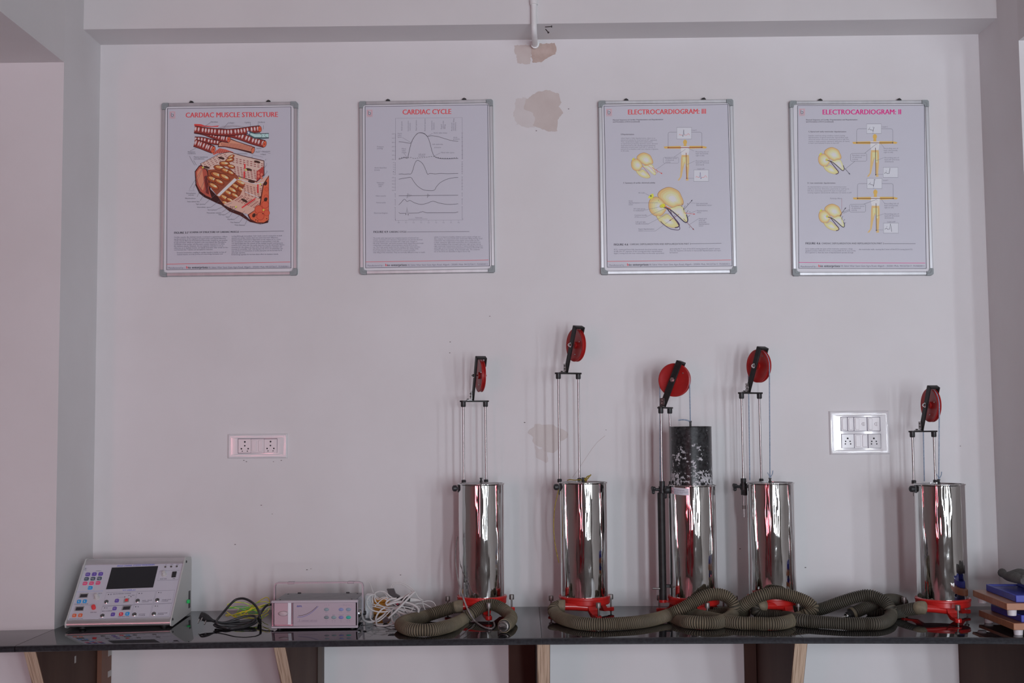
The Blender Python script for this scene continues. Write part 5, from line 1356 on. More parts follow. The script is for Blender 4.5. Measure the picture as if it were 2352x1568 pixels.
# ================================================================== PHYSIOGRAPH CONSOLE
def console():
    A = atz(147, 1444, .010); Bp = atz(394, 1435, .010)
    yaw = math.radians(4.0)
    Wd = (Bp - A).length
    A = Bp - Vector((math.cos(yaw), math.sin(yaw), 0)) * Wd
    mid = (A + Bp) / 2
    zb = bz(mid.x)
    t = thing('physiograph', (mid.x, mid.y, zb), 'sloping white physiograph console with screen, push buttons and knobs', 'instrument', rz=yaw)
    Rw = Matrix.Rotation(yaw, 3, 'Z'); inv = Rw.transposed()
    w2 = Wd / 2
    # side profile in (y back, z up): front foot of the slope, slope, flat top, back
    F0 = Vector((0, .012, .0105)); dep = .305
    p0 = (.004, .020); p1 = None
    # top front edge from the photograph
    topL = at(192, 1290, mid.y + .19) - t.location; 
    zt = topL.z
    slope_run = .195
    PA = (.010, .030); PB = (.010 + slope_run, zt - .004)
    prof = [(.012, .0105), (.002, .0145), (-.001, .020), (.001, .026), PA, PB, (PB[0] + .008, zt + .002), (PB[0] + .02, zt + .003), (dep - .01, zt - .004), (dep, zt - .012), (dep, .014), (dep - .004, .0105)]
    body = MB().prism([(-w2 + .004, y, z) for y, z in prof], (Wd - .008, 0, 0)).build('body', mat('console_paint', (0.60, 0.60, 0.63), .4), t, sharp=30)
    # aluminium rolls along the bottom and top of the slope
    lowr = [(-.001, .012), (-.0045, .017), (-.0035, .023), (.002, .0300), (.006, .0318), (.010, .0300), (.010, .012)]
    M_SILV = noisy('satin_silver_trim', (0.62, 0.60, 0.61), (0.58, 0.56, 0.57), 30, rough=.36, metal=.75)
    MB().prism([(-w2 + .004, y, z) for y, z in lowr], (Wd - .008, 0, 0)).build('front_trim', M_SILV, t, sharp=50)
    sl = Vector((0, PB[0] - PA[0], PB[1] - PA[1])).normalized(); nrm = Vector((0, -sl.z, sl.y))
    def S(v, up): return (PA[0] + sl.y * v + nrm.y * up, PA[1] + sl.z * v + nrm.z * up)
    Ls = math.hypot(PB[0] - PA[0], PB[1] - PA[1])
    topr = [S(Ls - .011, .0005), S(Ls - .011, .004), S(Ls - .004, .0045), (PB[0] + .006, zt + .006), (PB[0] + .022, zt + .0065), (PB[0] + .022, zt - .002), S(Ls - .002, -.004)]
    MB().prism([(-w2 + .004, y, z) for y, z in topr], (Wd - .008, 0, 0)).build('top_trim', M_SILV, t, sharp=50)
    side = [(.010, .006), (-.004, .010), (-.007, .018), (-.005, .028), S(0, .0055), S(Ls - .004, .0075), (PB[0] + .006, zt + .0085), (PB[0] + .025, zt + .009), (dep - .008, zt + .002), (dep + .002, zt - .008), (dep + .002, .014), (dep - .006, .008)]
    for sx in (-1, 1):
        pn = MB().prism([(sx * w2 - (.004 if sx > 0 else 0), y, z) for y, z in side], (.004, 0, 0)).build('side_panel', mat('cream_side_panel', (0.60, 0.62, 0.60), .45), t, sharp=30)
        for (y, z) in ((.012, .028), (PB[0] + .012, zt - .006)):
            MB().lathe([(.0042, 0), (.0042, .0018), (.003, .0026)], (sx * w2, y, z), (sx, 0, 0), 12).build('side_screw', M_BLACK, pn)
    for x in (-w2 + .045, w2 - .03):
        for y in (.03, dep - .03):
            MB().lathe([(.009, 0), (.010, .002), (.010, .0108)], (x, y, 0), (0, 0, 1), 16).build('foot', M_RUBBER, t)
    # socket strip and green switch on the right side
    P_ = lambda px, py: (inv @ (on_plane(px, py, t.location + Rw @ Vector((w2, 0, 0)), Rw @ Vector((1, 0, 0))) - t.location))
    q0 = P_(431, 1398); q1 = P_(438, 1354)
    MB().box((w2 + .0012, (q0.y + q1.y) / 2, (q0.z + q1.z) / 2), (.0025, .020, abs(q1.z - q0.z)), None, .0008).build('socket_strip', M_BLACK, t)
    q = P_(430, 1380)
    MB().box((w2 + .006, q.y - .010, q.z), (.010, .010, .012), None, .0015).build('green_switch', mat('green_plastic', obs(30, 150, 80), .4), t)
    # printed front panel
    pw0 = t.location + Rw @ Vector((0, PA[0], PA[1])); nw = Rw @ nrm
    P = Print(130, 1260, 7.127, pw0 + nw * .0005, nw, t.location, inv=inv)
    def ctl(zx0, zy0, zx1, zy1, skew, nm, m, dep_, par=None, r=.0012):
        """a raised key: quadrilateral in crop pixels, pushed out along the panel normal"""
        pts = [(zx0 + skew, zy0), (zx1 + skew, zy0 - (zx1 - zx0) * .03), (zx1, zy1 - (zx1 - zx0) * .03), (zx0, zy1)]
        b = [P.pt(x, y, 0.0) for x, y in pts]
        c = sum(b, Vector()) / 4
        lo = []; 
        for i in range(4):
            a_, b_, c_ = b[i - 1], b[i], b[(i + 1) % 4]
            lo += [b_ + (a_ - b_) * .18, b_ + (c_ - b_) * .18]
        up = [c + (p - c) * .90 + nrm * dep_ for p in lo]
        n = len(lo)
        mb = MB().add(lo + up, [tuple(range(n, 2 * n))] + [(i, (i + 1) % n, n + (i + 1) % n, n + i) for i in range(n)])
        return mb.build(nm, m, t if par is None else par, sharp=25, recalc=True)
    sheet = [(432, 262), (2082, 212), (1872, 1112), (160, 1168)]
    P.poly(sheet, mat('panel_sheet', (0.66, 0.66, 0.74), .35), 'panel_sheet')
    KV, KG, KP, KB, KO, KR = (mat('key_violet', obs(84, 62, 138), .4), mat('key_grey', obs(62, 70, 86), .4), mat('key_pink', obs(186, 66, 106), .4), mat('key_blue', obs(40, 120, 196), .4), mat('key_orange', obs(190, 86, 62), .4), mat('key_red', obs(188, 50, 66), .4))
    for (x, y, m) in [(466, 392, KV), (572, 388, KV), (676, 384, KV), (444, 466, KG), (549, 462, KG), (655, 458, KG), (420, 540, KP), (527, 536, KP), (633, 532, KP), (505, 612, KB), (326, 836, KB), (420, 832, KB), (250, 1064, KO), (348, 1060, KO), (945, 822, KV), (908, 950, KV), (880, 1046, KV), (1014, 1042, KR), (1118, 1036, KB)]:
        wdt = 78 if y < 650 else 70
        ctl(x, y, x + wdt, y + 58, 13, 'push_key', m, .0016)
    P.k = 0
    P.p0 = pw0 + nw * .0005
    WT = (214, 208, 224)
    LT = Print(130, 1260, 7.127, pw0 + nw * .0022, nw, t.location, inv=inv)
    for s, x, y in (('SETUP', 488, 422), ('UP', 604, 418), ('DN', 708, 414), ('MODE', 463, 496), ('SPEED', 568, 490), ('SPEED', 674, 486), ('UP', 578, 506), ('DN', 684, 502), ('STORE', 438, 570), ('MARK', 548, 567), ('START', 652, 562), ('ENTER', 522, 644), ('CAL', 962, 850), ('CAL', 896, 1076), ('GAIN', 924, 978)):
        LT.text(s, x + 20 - len(s) * 4.6, x + 20 + len(s) * 4.6, y, 11, WT)
    for x, y, d in ((362, 862, -1), (458, 856, 1), (286, 1090, -1), (384, 1084, 1), (1052, 1066, -1), (1154, 1060, 1)):
        LT.line([(x - d * 2, y - d * 14), (x + 2 * d, y + d * 6)], 6, WT, 'arrow_mark'); LT.poly([(x - 9, y + d * 2), (x + 9, y + d * 2), (x, y + d * 18)], WT, 'arrow_mark')
    LT.flush(t)
    # screen
    def flatbox(pts, nm, m, h, inset=1.0):
        b = [P.pt(x, y, 0) for x, y in pts]; c = sum(b, Vector()) / len(b)
        up = [c + (p - c) * inset + nrm * h for p in b]; n = len(b)
        return MB().add(b + up, [tuple(range(n, 2 * n))] + [(i, (i + 1) % n, n + (i + 1) % n, n + i) for i in range(n)]).build(nm, m, t, sharp=25)
    flatbox([(904, 310), (1664, 284), (1580, 632), (808, 662)], 'display_screen', mat('dark_screen', (0.022, 0.022, 0.026), .35, spec=.3), .0012, .995)
    M_BEZ = mat('display_bezel', (0.5, 0.5, 0.5), .4, .6); M_LCD = mat('small_display', (0.035, 0.03, 0.04), .15)
    for q in ([(384, 736), (526, 730), (506, 800), (360, 806)], [(312, 948), (458, 942), (440, 1016), (290, 1020)], [(1084, 938), (1226, 928), (1206, 1000), (1062, 1010)]):
        flatbox(q, 'display_bezel', M_BEZ, .0022, .96)
        c = (sum(a for a, b in q) / 4, sum(b for a, b in q) / 4)
        P.p0 = pw0 + nw * .0026
        flatbox([(c[0] + (a - c[0]) * .80, c[1] + (b - c[1]) * .72) for a, b in q], 'small_display', M_LCD, .0003)
        P.p0 = pw0 + nw * .0005
    # knobs
    def knob(zx, zy, r, h, m, nm='knob', base=None):
        c = P.pt(zx, zy, 0)
        if base: MB().lathe([(base, 0), (base, .0015), (base * .95, .002)], c, nrm, 24).build(nm + '_skirt', m, t)
        return MB().lathe([(r * 1.05, 0), (r, h * .8), (r * .9, h * .97), (r * .7, h), (.0001, h)], c, nrm, 24).build(nm, m, t, sharp=35)
    M_KN = mat('white_knob', (0.64, 0.63, 0.62), .35)
    knob(656, 806, .0062, .017, M_KN, base=.0096); knob(1760, 426, .0060, .015, M_KN, base=.0088); knob(610, 972, .0065, .012, mat('red_knob', obs(225, 50, 55), .4))
    # round jacks and small sockets
    for (x, y) in ((818, 876), (752, 1102), (1330, 858), (1276, 1082), (1650, 846), (1594, 1072)):
        c = P.pt(x, y, 0)
        j = MB().lathe([(.0076, 0), (.0076, .003), (.0066, .004), (.0066, .003), (.0050, .0028)], c, nrm, 22, caps=False).build('round_jack', M_CHROME, t)
        MB().lathe([(.0066, .001), (.0060, .0034), (.0001, .0036)], c, nrm, 18).build('jack_insert', M_BLACK, j)
        pn = MB(); fx, fy, fz = frame_of(nrm)
        for a in range(4):
            an = a * math.pi / 2 + .6
            pn.lathe([(.0010, .0034), (.0010, .0046), (.0001, .0047)], c + fx * .0030 * math.cos(an) + fy * .0030 * math.sin(an), nrm, 8)
        pn.build('jack_pin', M_CHROME, j)
    for (x, y) in ((1780, 298), (1876, 294), (1968, 290)):
        c = P.pt(x, y, 0)
        MB().lathe([(.0034, 0), (.0034, .002), (.0018, .0022), (.0018, .0005)], c, nrm, 14).build('small_jack', M_DULL, t)
    for (x, y) in ((1116, 788), (1217, 784), (850, 748), (1352, 730), (1672, 717), (788, 968), (1296, 950), (1617, 937)):
        c = P.pt(x, y, 0)
        MB().lathe([(.0016, 0), (.0016, .0010), (.0010, .0016)], c, nrm, 10).build('indicator_lamp', mat('dark_lamp', (0.05, 0.045, 0.05), .3), t)
    flatbox([(1106, 818), (1192, 808), (1180, 872), (1094, 884)], 'slot_plate', M_BEZ, .0012); 
    P.p0 = pw0 + nw * .0020
    flatbox([(1126, 826), (1174, 822), (1166, 854), (1114, 858)], 'red_toggle', mat('red_toggle', obs(205, 40, 46), .4), .004, .7)
    P.p0 = pw0 + nw * .0005
    flatbox([(1896, 382), (1970, 376), (1950, 464), (1880, 470)], 'power_switch', M_BLACK, .0035, .92)
    # print
    LNC = (92, 88, 112); g = 'panel_lines'
    def rr(pts): P.line(pts, 4.0, LNC, g, closed=True)
    rr([(815, 718), (1312, 698), (1260, 915), (756, 934)]); rr([(1325, 698), (1622, 688), (1576, 898), (1275, 908)]); rr([(1640, 686), (1936, 676), (1892, 886), (1590, 898)])
    rr([(750, 942), (1248, 920), (1204, 1130), (692, 1144)]); rr([(1266, 916), (1566, 906), (1520, 1114), (1222, 1126)]); rr([(1584, 906), (1884, 894), (1842, 1104), (1538, 1114)])
    rr([(1690, 362), (2018, 350), (1986, 506), (1650, 518)])
    P.line([(300, 708), (760, 688)], 3.0, (88, 110, 176), g); P.line([(390, 938), (392, 925), (570, 918)], 2.6, LNC, g); P.line([(1000, 818), (1008, 796), (1108, 790)], 2.6, LNC, g)
    P.line([(630, 380), (636, 364), (735, 358), (738, 376)], 2.6, LNC, g)
    BLU = (62, 72, 160); DK = (70, 66, 88)
    for s, x0, x1, y, cap, c, bo, sl_ in (('SINGLE CHANNEL STUDENT PHYSIOGRAPH', 988, 1600, 292, 22, BLU, True, -.032), ('TFT DISPLAY', 1076, 1290, 690, 20, BLU, True, -.03), ('BIO-POTENTIAL COUPLER', 925, 1216, 748, 14, DK, True, -.045), ('EEG - EMG', 1170, 1275, 770, 12, DK, True, -.04), ('EKG COUPLER', 742, 910, 1028, 14, DK, True, -.04), ('LEAD SELECTION', 1003, 1186, 1118, 14, DK, True, -.04), ('RESP. - PULSE', 1402, 1560, 855, 14, DK, True, -.05), ('COUPLER', 1398, 1505, 876, 14, DK, True, -.05), ('ISOTONIC', 1345, 1450, 1078, 14, DK, True, -.05), ('COUPLER', 1340, 1448, 1100, 14, DK, True, -.05), ('STRAIN GAGE', 1722, 1870, 842, 14, DK, True, -.05), ('COUPLER', 1718, 1825, 864, 14, DK, True, -.05), ('TEMPERATURE', 1652, 1812, 1064, 14, DK, True, -.05), ('COUPLER', 1648, 1752, 1086, 14, DK, True, -.05), ('COUPLER SELECTION', 285, 512, 914, 13, DK, True, -.03), ('SENSITIVITY (uV / Div)', 205, 428, 1156, 12, DK, True, -.03), ('FINE ADJ', 552, 648, 1048, 14, DK, True, -.03), ('BACK', 688, 746, 734, 12, DK, True, -.03), ('BASE LINE', 1694, 1800, 500, 13, DK, True, -.03), ('ON', 1900, 1934, 494, 13, DK, True, -.03), ('IN', 1782, 1800, 268, 10, DK, True, 0), ('SYNC', 1862, 1910, 264, 10, DK, True, 0), ('OUT', 1958, 1998, 262, 10, DK, True, 0), ('1', 884, 892, 754, 18, DK, True, 0), ('2', 812, 830, 976, 18, DK, True, 0), ('3', 1380, 1398, 738, 18, DK, True, 0), ('4', 1322, 1340, 957, 18, DK, True, 0), ('5', 1698, 1714, 725, 18, DK, True, 0), ('6', 1644, 1660, 944, 18, DK, True, 0), ('POWER', 1, 2, 1, 1, DK, True, 0), ('SPEED', 650, 724, 366, 10, DK, True, 0), ('USB', 446, 486, 350, 10, DK, True, 0), ('-B-', 450, 500, 326, 12, DK, True, 0)):
        if s == 'POWER': continue
        P.text(s, x0, x1, y, cap, c, bold=bo, slope=sl_, italic=.25)
    P.flush(t)
    return t
console()

# ================================================================== ECG RECORDER BOX
def ecg():
    A = atz(622, 1442.5, .006); Bp = atz(825, 1441, .006)
    yf = (A.y + Bp.y) / 2
    A = at(624, 1441, yf); Bp = at(822, 1440, yf)
    x0, x1 = A.x, Bp.x; xc = (x0 + x1) / 2; zb = bz(xc)
    t = thing('ecg_recorder', (xc, yf, zb), 'pale pink-grey electrocardiograph recorder box with folding handle and oval buttons', 'instrument')
    o = t.location; w = x1 - x0
    ztop = at(720, 1379, yf).z - zb; z0 = .006
    dep = (at(720, 1363, yf).z - at(720, 1378, yf).z)
    dep = .170
    M_BODY = mat('recorder_lilac_panel', (0.46, 0.385, 0.44), .42); M_TOP = noisy('recorder_grey_top', (0.20, 0.20, 0.21), (0.26, 0.255, 0.265), 40, rough=.5)
    M_EDGE = mat('recorder_bezel', (0.50, 0.45, 0.50), .42); M_SIDE = mat('recorder_side', (0.30, 0.30, 0.34), .25, .8)
    MB().box((0, dep / 2 + .002, (z0 + ztop) / 2), (w - .012, dep, ztop - z0 - .004), None, .002).build('case', M_SIDE, t)
    MB().box((0, dep / 2 + .004, ztop - .001), (w - .016, dep - .004, .003), None, .001).build('top_cover', M_TOP, t)
    for sx in (-1, 1):
        for y in (.02, dep - .02):
            MB().lathe([(.0028, 0), (.0028, .0008), (.002, .0014)], (sx * (w / 2 - .022), y, ztop + .0004), (0, 0, 1), 10).build('cover_screw', M_BLACK, t)
        MB().box((sx * (w / 2 - .055), dep - .004, ztop + .002), (.011, .006, .004), None, .001).build('rear_latch', M_BLACK, t)
    MB().box((0, .001, ztop - .0025), (w + .002, .012, .0075), None, .0015).build('upper_bezel', M_EDGE, t)
    MB().box((0, .001, z0 + .003), (w + .002, .012, .0065), None, .0015).build('lower_bezel', M_EDGE, t)
    for s in (-1, 1):
        MB().box((s * (w / 2 - .0035), .002, (z0 + ztop) / 2), (.007, .009, ztop - z0 - .01), None, .001).build('side_bezel', M_EDGE if s > 0 else M_SIDE, t)
    for sx in (-1, 1):
        for y in (.02, dep - .02): MB().lathe([(.007, 0), (.0075, .0062)], (sx * (w / 2 - .02), y, 0), (0, 0, 1), 14).build('foot', M_RUBBER, t)
    P = Print(620, 1320, 10.226, (0, yf - .0030, 0), (0, -1, 0), o)
    def pan(xa, xb, ya, yb, nm, m, y0, d):
        a, b = P.pt(xa, ya), P.pt(xb, yb)
        return MB().box(((a.x + b.x) / 2, y0 - d / 2, (a.z + b.z) / 2), (b.x - a.x, d, a.z - b.z), None, .0006).build(nm, m, t)
    M_DOOR = mat('recorder_pink_door', (0.52, 0.36, 0.41), .40)
    door = pan(100, 535, 650, 1168, 'paper_door', M_DOOR, .002, .004)
    pan(422, 498, 648, 1165, 'white_strip', mat('glossy_white_strip', (0.78, 0.80, 0.86), .25), -.002, .0022)
    pan(505, 535, 650, 1165, 'door_edge', M_SIDE, -.002, .0016)
    c = P.pt(330, 905); rx = P.pt(440, 905).x - c.x
    hd = MB(); n = 20; vs = []; fs = []
    for j, (k, dp) in enumerate(((1.0, 0), (.95, .004), (.75, .007), (.0, .008))):
        for i in range(n):
            a = 2 * math.pi * i / n
            xx = math.cos(a); xx = xx * (1.25 if xx < 0 else .95)
            vs.append(Vector((c.x + xx * rx * k, -.002 - dp, c.z + math.sin(a) * (.0082) * k)))
    for j in range(3):
        for i in range(n): fs.append((j * n + i, j * n + (i + 1) % n, (j + 1) * n + (i + 1) % n, (j + 1) * n + i))
    hd.add(vs, fs).build('door_grip', mat('grip_plastic', (0.56, 0.45, 0.48), .35), door)
    pan(545, 2050, 645, 1190, 'front_panel', M_BODY, .001, .0035)
    P.p0 = Vector((0, yf - .0026, 0))
    OV = [(1328, 811, (104, 112, 124)), (1672, 811, (104, 104, 146)), (1845, 811, (104, 112, 132)), (1328, 997, (96, 98, 108)), (1500, 997, (104, 114, 124)), (1672, 997, (100, 92, 140)), (1845, 997, (44, 128, 122))]
    for (x, y, cc) in OV:
        c = P.pt(x, y)
        mb = MB(); vs = []; fs = []; n = 22
        for j, (k, dp) in enumerate(((1.06, 0), (1.0, .0012), (.8, .0020), (.0, .0022))):
            for i in range(n):
                a = 2 * math.pi * i / n
                vs.append(Vector((c.x + math.cos(a) * .0074 * k, c.y - dp, c.z + math.sin(a) * .0049 * k)))
        for j in range(3):
            for i in range(n): fs.append((j * n + i, j * n + (i + 1) % n, (j + 1) * n + (i + 1) % n, (j + 1) * n + i))
        mb.add(vs, fs).build('oval_button', ink(*cc), t)
    NV = (46, 56, 120); DK = (96, 84, 104)
    P.text('BPL', 634, 758, 754, 40, NV, 'maker_lettering', bold=True, italic=.22)
    P.line([(670, 956), (760, 946), (860, 916), (960, 862), (1040, 800), (1108, 734)], 10, (52, 40, 50), 'swoosh_mark', smooth=True)
    P.line([(642, 990), (760, 982), (870, 946), (980, 880), (1060, 810), (1136, 734)], 8, (52, 60, 130), 'swoosh_mark', smooth=True)
    P.text('CARDIART 108T-DIGI', 736, 1104, 1086, 26, DK, 'model_lettering', italic=.1)
    P.line([(632, 1102), (676, 1100), (684, 1090), (692, 1036), (700, 1112), (712, 1084), (722, 1102), (1104, 1100)], 4, DK, 'model_lettering')
    for s, xa, xb, y in (('I    II    III', 1270, 1392, 714), ('I   II  aVR aVL aVF  V', 1640, 1920, 714), ('RUN', 1302, 1350, 880), ('N ID', 1634, 1700, 880), ('FILTER', 1805, 1876, 880), ('FILTER', 1296, 1358, 946), ('SPEED', 1466, 1528, 946), ('START / STOP', 1608, 1730, 946), ('RESET', 1802, 1876, 946), ('5 10', 1300, 1350, 1080), ('25  50', 1450, 1544, 1080), ('1mV', 1646, 1690, 1080), ('ON  OFF', 1796, 1888, 1080), ('N', 1312, 1334, 1116), ('o   o', 1462, 1536, 1114), ('A', 1660, 1680, 1114), ('o   +', 1806, 1880, 1114)):
        P.text(s, xa, xb, y, 14, DK)
    P.line([(1255, 744), (1400, 744)], 10, (140, 116, 132), 'lamp_row'); P.line([(1585, 744), (1930, 744)], 10, (140, 116, 132), 'lamp_row')
    P.flush(t)
    # folding handle: flat strap bent over the box
    yh = .075
    pL = at(627, 1380, yf + yh) - o; pR = at(838, 1412, yf + yh) - o
    tL = at(629, 1338, yf + yh) - o; tR = at(837, 1336, yf + yh) - o
    xl, xr = -w / 2 - .006, w / 2 + .006
    ht = tL.z
    path = [(xl, yh, .040), (xl, yh, ht - .012), (xl + .003, yh, ht - .003), (xl + .012, yh, ht), (0, yh, ht), (xr - .012, yh, ht), (xr - .003, yh, ht - .003), (xr, yh, ht - .012), (xr, yh, .040)]
    hb = MB(); th = .0035; wd = .014
    pv = [Vector(p) for p in path]; vs = []; fs = []
    for i, p in enumerate(pv):
        d = (pv[min(i + 1, len(pv) - 1)] - pv[max(i - 1, 0)]).normalized(); nn = Vector((-d.z, 0, d.x))
        for a, b in ((-1, -1), (1, -1), (1, 1), (-1, 1)): vs.append(p + nn * (a * th / 2 * 1.3) + Vector((0, b * wd / 2, 0)))
    for i in range(len(pv) - 1):
        for k in range(4): fs.append((4 * i + k, 4 * i + (k + 1) % 4, 4 * i + 4 + (k + 1) % 4, 4 * i + 4 + k))
    fs += [(0, 1, 2, 3), tuple(4 * (len(pv) - 1) + k for k in range(4))]
    M_HDL = mat('recorder_handle', (0.40, 0.365, 0.40), .35, .3)
    hdl = hb.add(vs, fs).build('handle', M_HDL, t, sharp=25)
    for s in (xl + .052, xr - .038):
        MB().box((s, yh, ht), (.020, wd + .003, .0075), None, .001).build('handle_sleeve', M_HDL, hdl)
    for s, x in ((-1, xl), (1, xr)):
        MB().lathe([(.014, 0), (.014, .004), (.010, .008)], (s * (w / 2 - .007), yh, .040), (s, 0, 0), 22).build('handle_pivot', M_CHROME, t)
        MB().lathe([(.007, 0), (.007, .007), (.005, .009)], (x + s * .001, yh, .040), (s, 0, 0), 14).build('pivot_knob', M_BLACK, t)
    return t
ecg()

# ================================================================== POWER LEAD
def cable(pts, r, name, m, parent=None, off=None, n=10, step=.005):
    return MB().tube(catmull(pts, step), r, n).build(name, m, parent, off=off)
def Z(x0, y0, s):
    return lambda a, b, **k: (at(x0 + a / s, y0 + b / s, k['Y']) if 'Y' in k else atz(x0 + a / s, y0 + b / s, k.get('h', .004)))
q = Z(440, 1360, 11.76)
M_CABLE = noisy('black_cable', (0.020, 0.020, 0.022), (0.032, 0.031, 0.033), 50, rough=.4)
base = atz(520, 1430, 0)
pw = thing('power_lead', base, 'coiled black power lead with a three-pin plug beside the recorder', 'cable')
rc = .0036
P1 = [q(640, 790, Y=-.395), q(760, 815, Y=-.385), q(950, 800, Y=-.37), q(1200, 715, Y=-.36), q(1480, 640, Y=-.35), q(1680, 630, Y=-.35), q(1735, 690, Y=-.36), q(1660, 800, Y=-.375), q(1450, 900, Y=-.395), q(1180, 965, Y=-.41), q(930, 960, h=.008), q(720, 925, h=.008), q(610, 890, h=.012), q(640, 850, Y=-.395), q(800, 830, Y=-.38), q(1100, 800, Y=-.365), q(1450, 770, Y=-.355), q(1700, 745, Y=-.35), q(1760, 800, Y=-.365), q(1600, 890, Y=-.385), q(1350, 960, Y=-.405), q(1050, 985, h=.004), q(800, 960, h=.004), q(650, 910, h=.006), q(700, 860, Y=-.39), q(1000, 855, Y=-.37), q(1400, 840, Y=-.36), q(1700, 800, Y=-.355)]
cable(P1, rc, 'cable', M_CABLE, pw, base)
P2 = [q(1700, 800, Y=-.355), q(1500, 900, Y=-.37), q(1150, 905, Y=-.395), q(850, 890, Y=-.405), q(700, 850, Y=-.41), q(665, 790, Y=-.405), q(720, 700, Y=-.385), q(900, 490, Y=-.355), q(1050, 320, Y=-.34), q(1180, 205, Y=-.33), q(1320, 165, Y=-.33), q(1450, 175, Y=-.335), q(1600, 245, Y=-.345), q(1720, 350, Y=-.36), q(1810, 500, Y=-.375), q(1855, 700, Y=-.395), q(1858, 850, h=.0036), q(1830, 800, h=.0036), q(1800, 700, Y=-.34), q(1870, 560, Y=-.31), q(1960, 420, Y=-.29), q(2060, 340, Y=-.28), q(2200, 325, Y=-.275)]
cable(P2, rc * 1.05, 'cable', M_CABLE, pw, base)
cable([q(600, 760, Y=-.400), q(700, 800, Y=-.392), q(900, 815, Y=-.38), q(1300, 760, Y=-.36)], rc, 'cable', M_CABLE, pw, base)
# the plug lies with its three pins towards the lower left
c0 = q(240, 640, Y=-.405); c1 = q(560, 760, Y=-.398)
d = (c1 - c0).normalized(); pin = (q(190, 900, Y=-.425) - q(255, 720, Y=-.405)).normalized()
pin = (pin - d * pin.dot(d)).normalized(); sd = d.cross(pin)
pg = MB(); L = (c1 - c0).length
for (l, hw, hh, up) in ((0, .011, .006, -.002),):
    pass
sec = [(-.003, .010, -.010, .004), (0.0, .013, -.012, .008), (L * .25, .0135, -.013, .009), (L * .55, .0115, -.011, .009), (L * .8, .008, -.007, .006), (L, .005, -.004, .004), (L * 1.25, .0042, -.0035, .0035)]
vs = []; fs = []; n = 12
for (l, hw, a, b) in sec:
    for k in range(n):
        an = 2 * math.pi * k / n; cc, ss = math.cos(an), math.sin(an)
        rx = hw * (abs(cc) ** .7) * (1 if cc > 0 else -1); ry = (b if ss > 0 else -a) * (abs(ss) ** .7) * (1 if ss > 0 else -1)
        vs.append(c0 + d * l + sd * rx + pin * ry)
for i in range(len(sec) - 1):
    for k in range(n): fs.append((i * n + k, i * n + (k + 1) % n, (i + 1) * n + (k + 1) % n, (i + 1) * n + k))
fs += [tuple(range(n)), tuple((len(sec) - 1) * n + k for k in range(n))]
plug = pg.add(vs, fs).build('plug', M_RUBBER, pw, off=base)
for (a, b, l, s, r) in ((255, 750, .0175, .006, .0022), (300, 760, .0155, -.006, .0022), (410, 800, .0185, 0, .0027)):
    o = c0 + d * (((a - 240) / 320) * L) + sd * s + pin * .006
    MB().lathe([(r, 0), (r, l * .9), (r * .6, l)], o, pin, 12).build('plug_pin', M_CHROME, plug, off=base)

# ================================================================== YELLOW-GREEN EARTH WIRES
M_YEL = noisy('yellow_wire', obs(196, 170, 50), obs(176, 150, 40), 30, rough=.4); M_GRN = noisy('green_wire', obs(70, 140, 66), obs(60, 110, 50), 30, rough=.4)
M_YG = noisy('yellow_green_wire', obs(190, 176, 52), obs(110, 150, 60), 26, rough=.4, lo=.45, hi=.55)
base = atz(560, 1412, 0)
wb = thing('earth_wire_bundle', base, 'tangle of yellow and green earth wires behind the black power lead', 'wire')
rw = .0014
runs = [(M_YEL, [(2110, 270), (2080, 160), (2010, 135), (1880, 200), (1700, 320), (1500, 470), (1300, 560), (1100, 610), (950, 600), (920, 620), (980, 640), (1050, 600)]),
        (M_YG, [(2110, 290), (1980, 250), (1800, 270), (1600, 360), (1400, 440), (1200, 420), (1000, 370), (970, 330), (1050, 295), (1200, 265), (1400, 280), (1600, 350), (1800, 470), (1880, 600), (1890, 700)]),
        (M_GRN, [(2100, 300), (1900, 380), (1700, 450), (1450, 390), (1250, 380), (1050, 420), (940, 430), (1150, 425), (1400, 445), (1650, 480), (1800, 560)]),
        (M_YEL, [(2100, 330), (1900, 400), (1700, 430), (1500, 500), (1300, 550), (1150, 600), (1200, 660), (1300, 660), (1400, 590), (1550, 480), (1650, 400)]),
        (M_YG, [(2090, 360), (1950, 380), (1750, 470), (1550, 510), (1350, 560), (1230, 600), (1260, 500), (1400, 430), (1600, 440), (1800, 520)]),
        (M_YEL, [(950, 530), (1050, 600), (1200, 680), (1400, 690), (1600, 700), (1750, 690), (1830, 640)]),
        (M_GRN, [(1350, 470), (1450, 500), (1600, 560), (1750, 560), (1850, 590)]),
        (M_YEL, [(2110, 420), (2050, 520), (1950, 590), (1850, 640), (1750, 670)]),
        (M_YG, [(2070, 590), (1960, 660), (1900, 710), (1780, 720), (1600, 690), (1450, 640), (1300, 610)]),
        (M_YEL, [(1700, 360), (1600, 430), (1500, 590), (1430, 640), (1300, 560), (1250, 610), (1180, 640), (1130, 620), (1250, 560), (1500, 500), (1780, 470)]),
        (M_YEL, [(1200, 590), (1350, 520), (1550, 450), (1750, 400), (1950, 340), (2080, 320)]),
        (M_YG, [(1240, 620), (1400, 600), (1600, 600), (1800, 590), (1950, 520), (2080, 420)])]
for i, (m, L) in enumerate(runs):
    yy = [-.245 - .012 * (i % 4) - .010 * math.sin(k * 1.3 + i) for k in range(len(L))]
    cable([q(a, b, Y=y_) for (a, b), y_ in zip(L, yy)], rw, 'wire', m, wb, base, n=7)

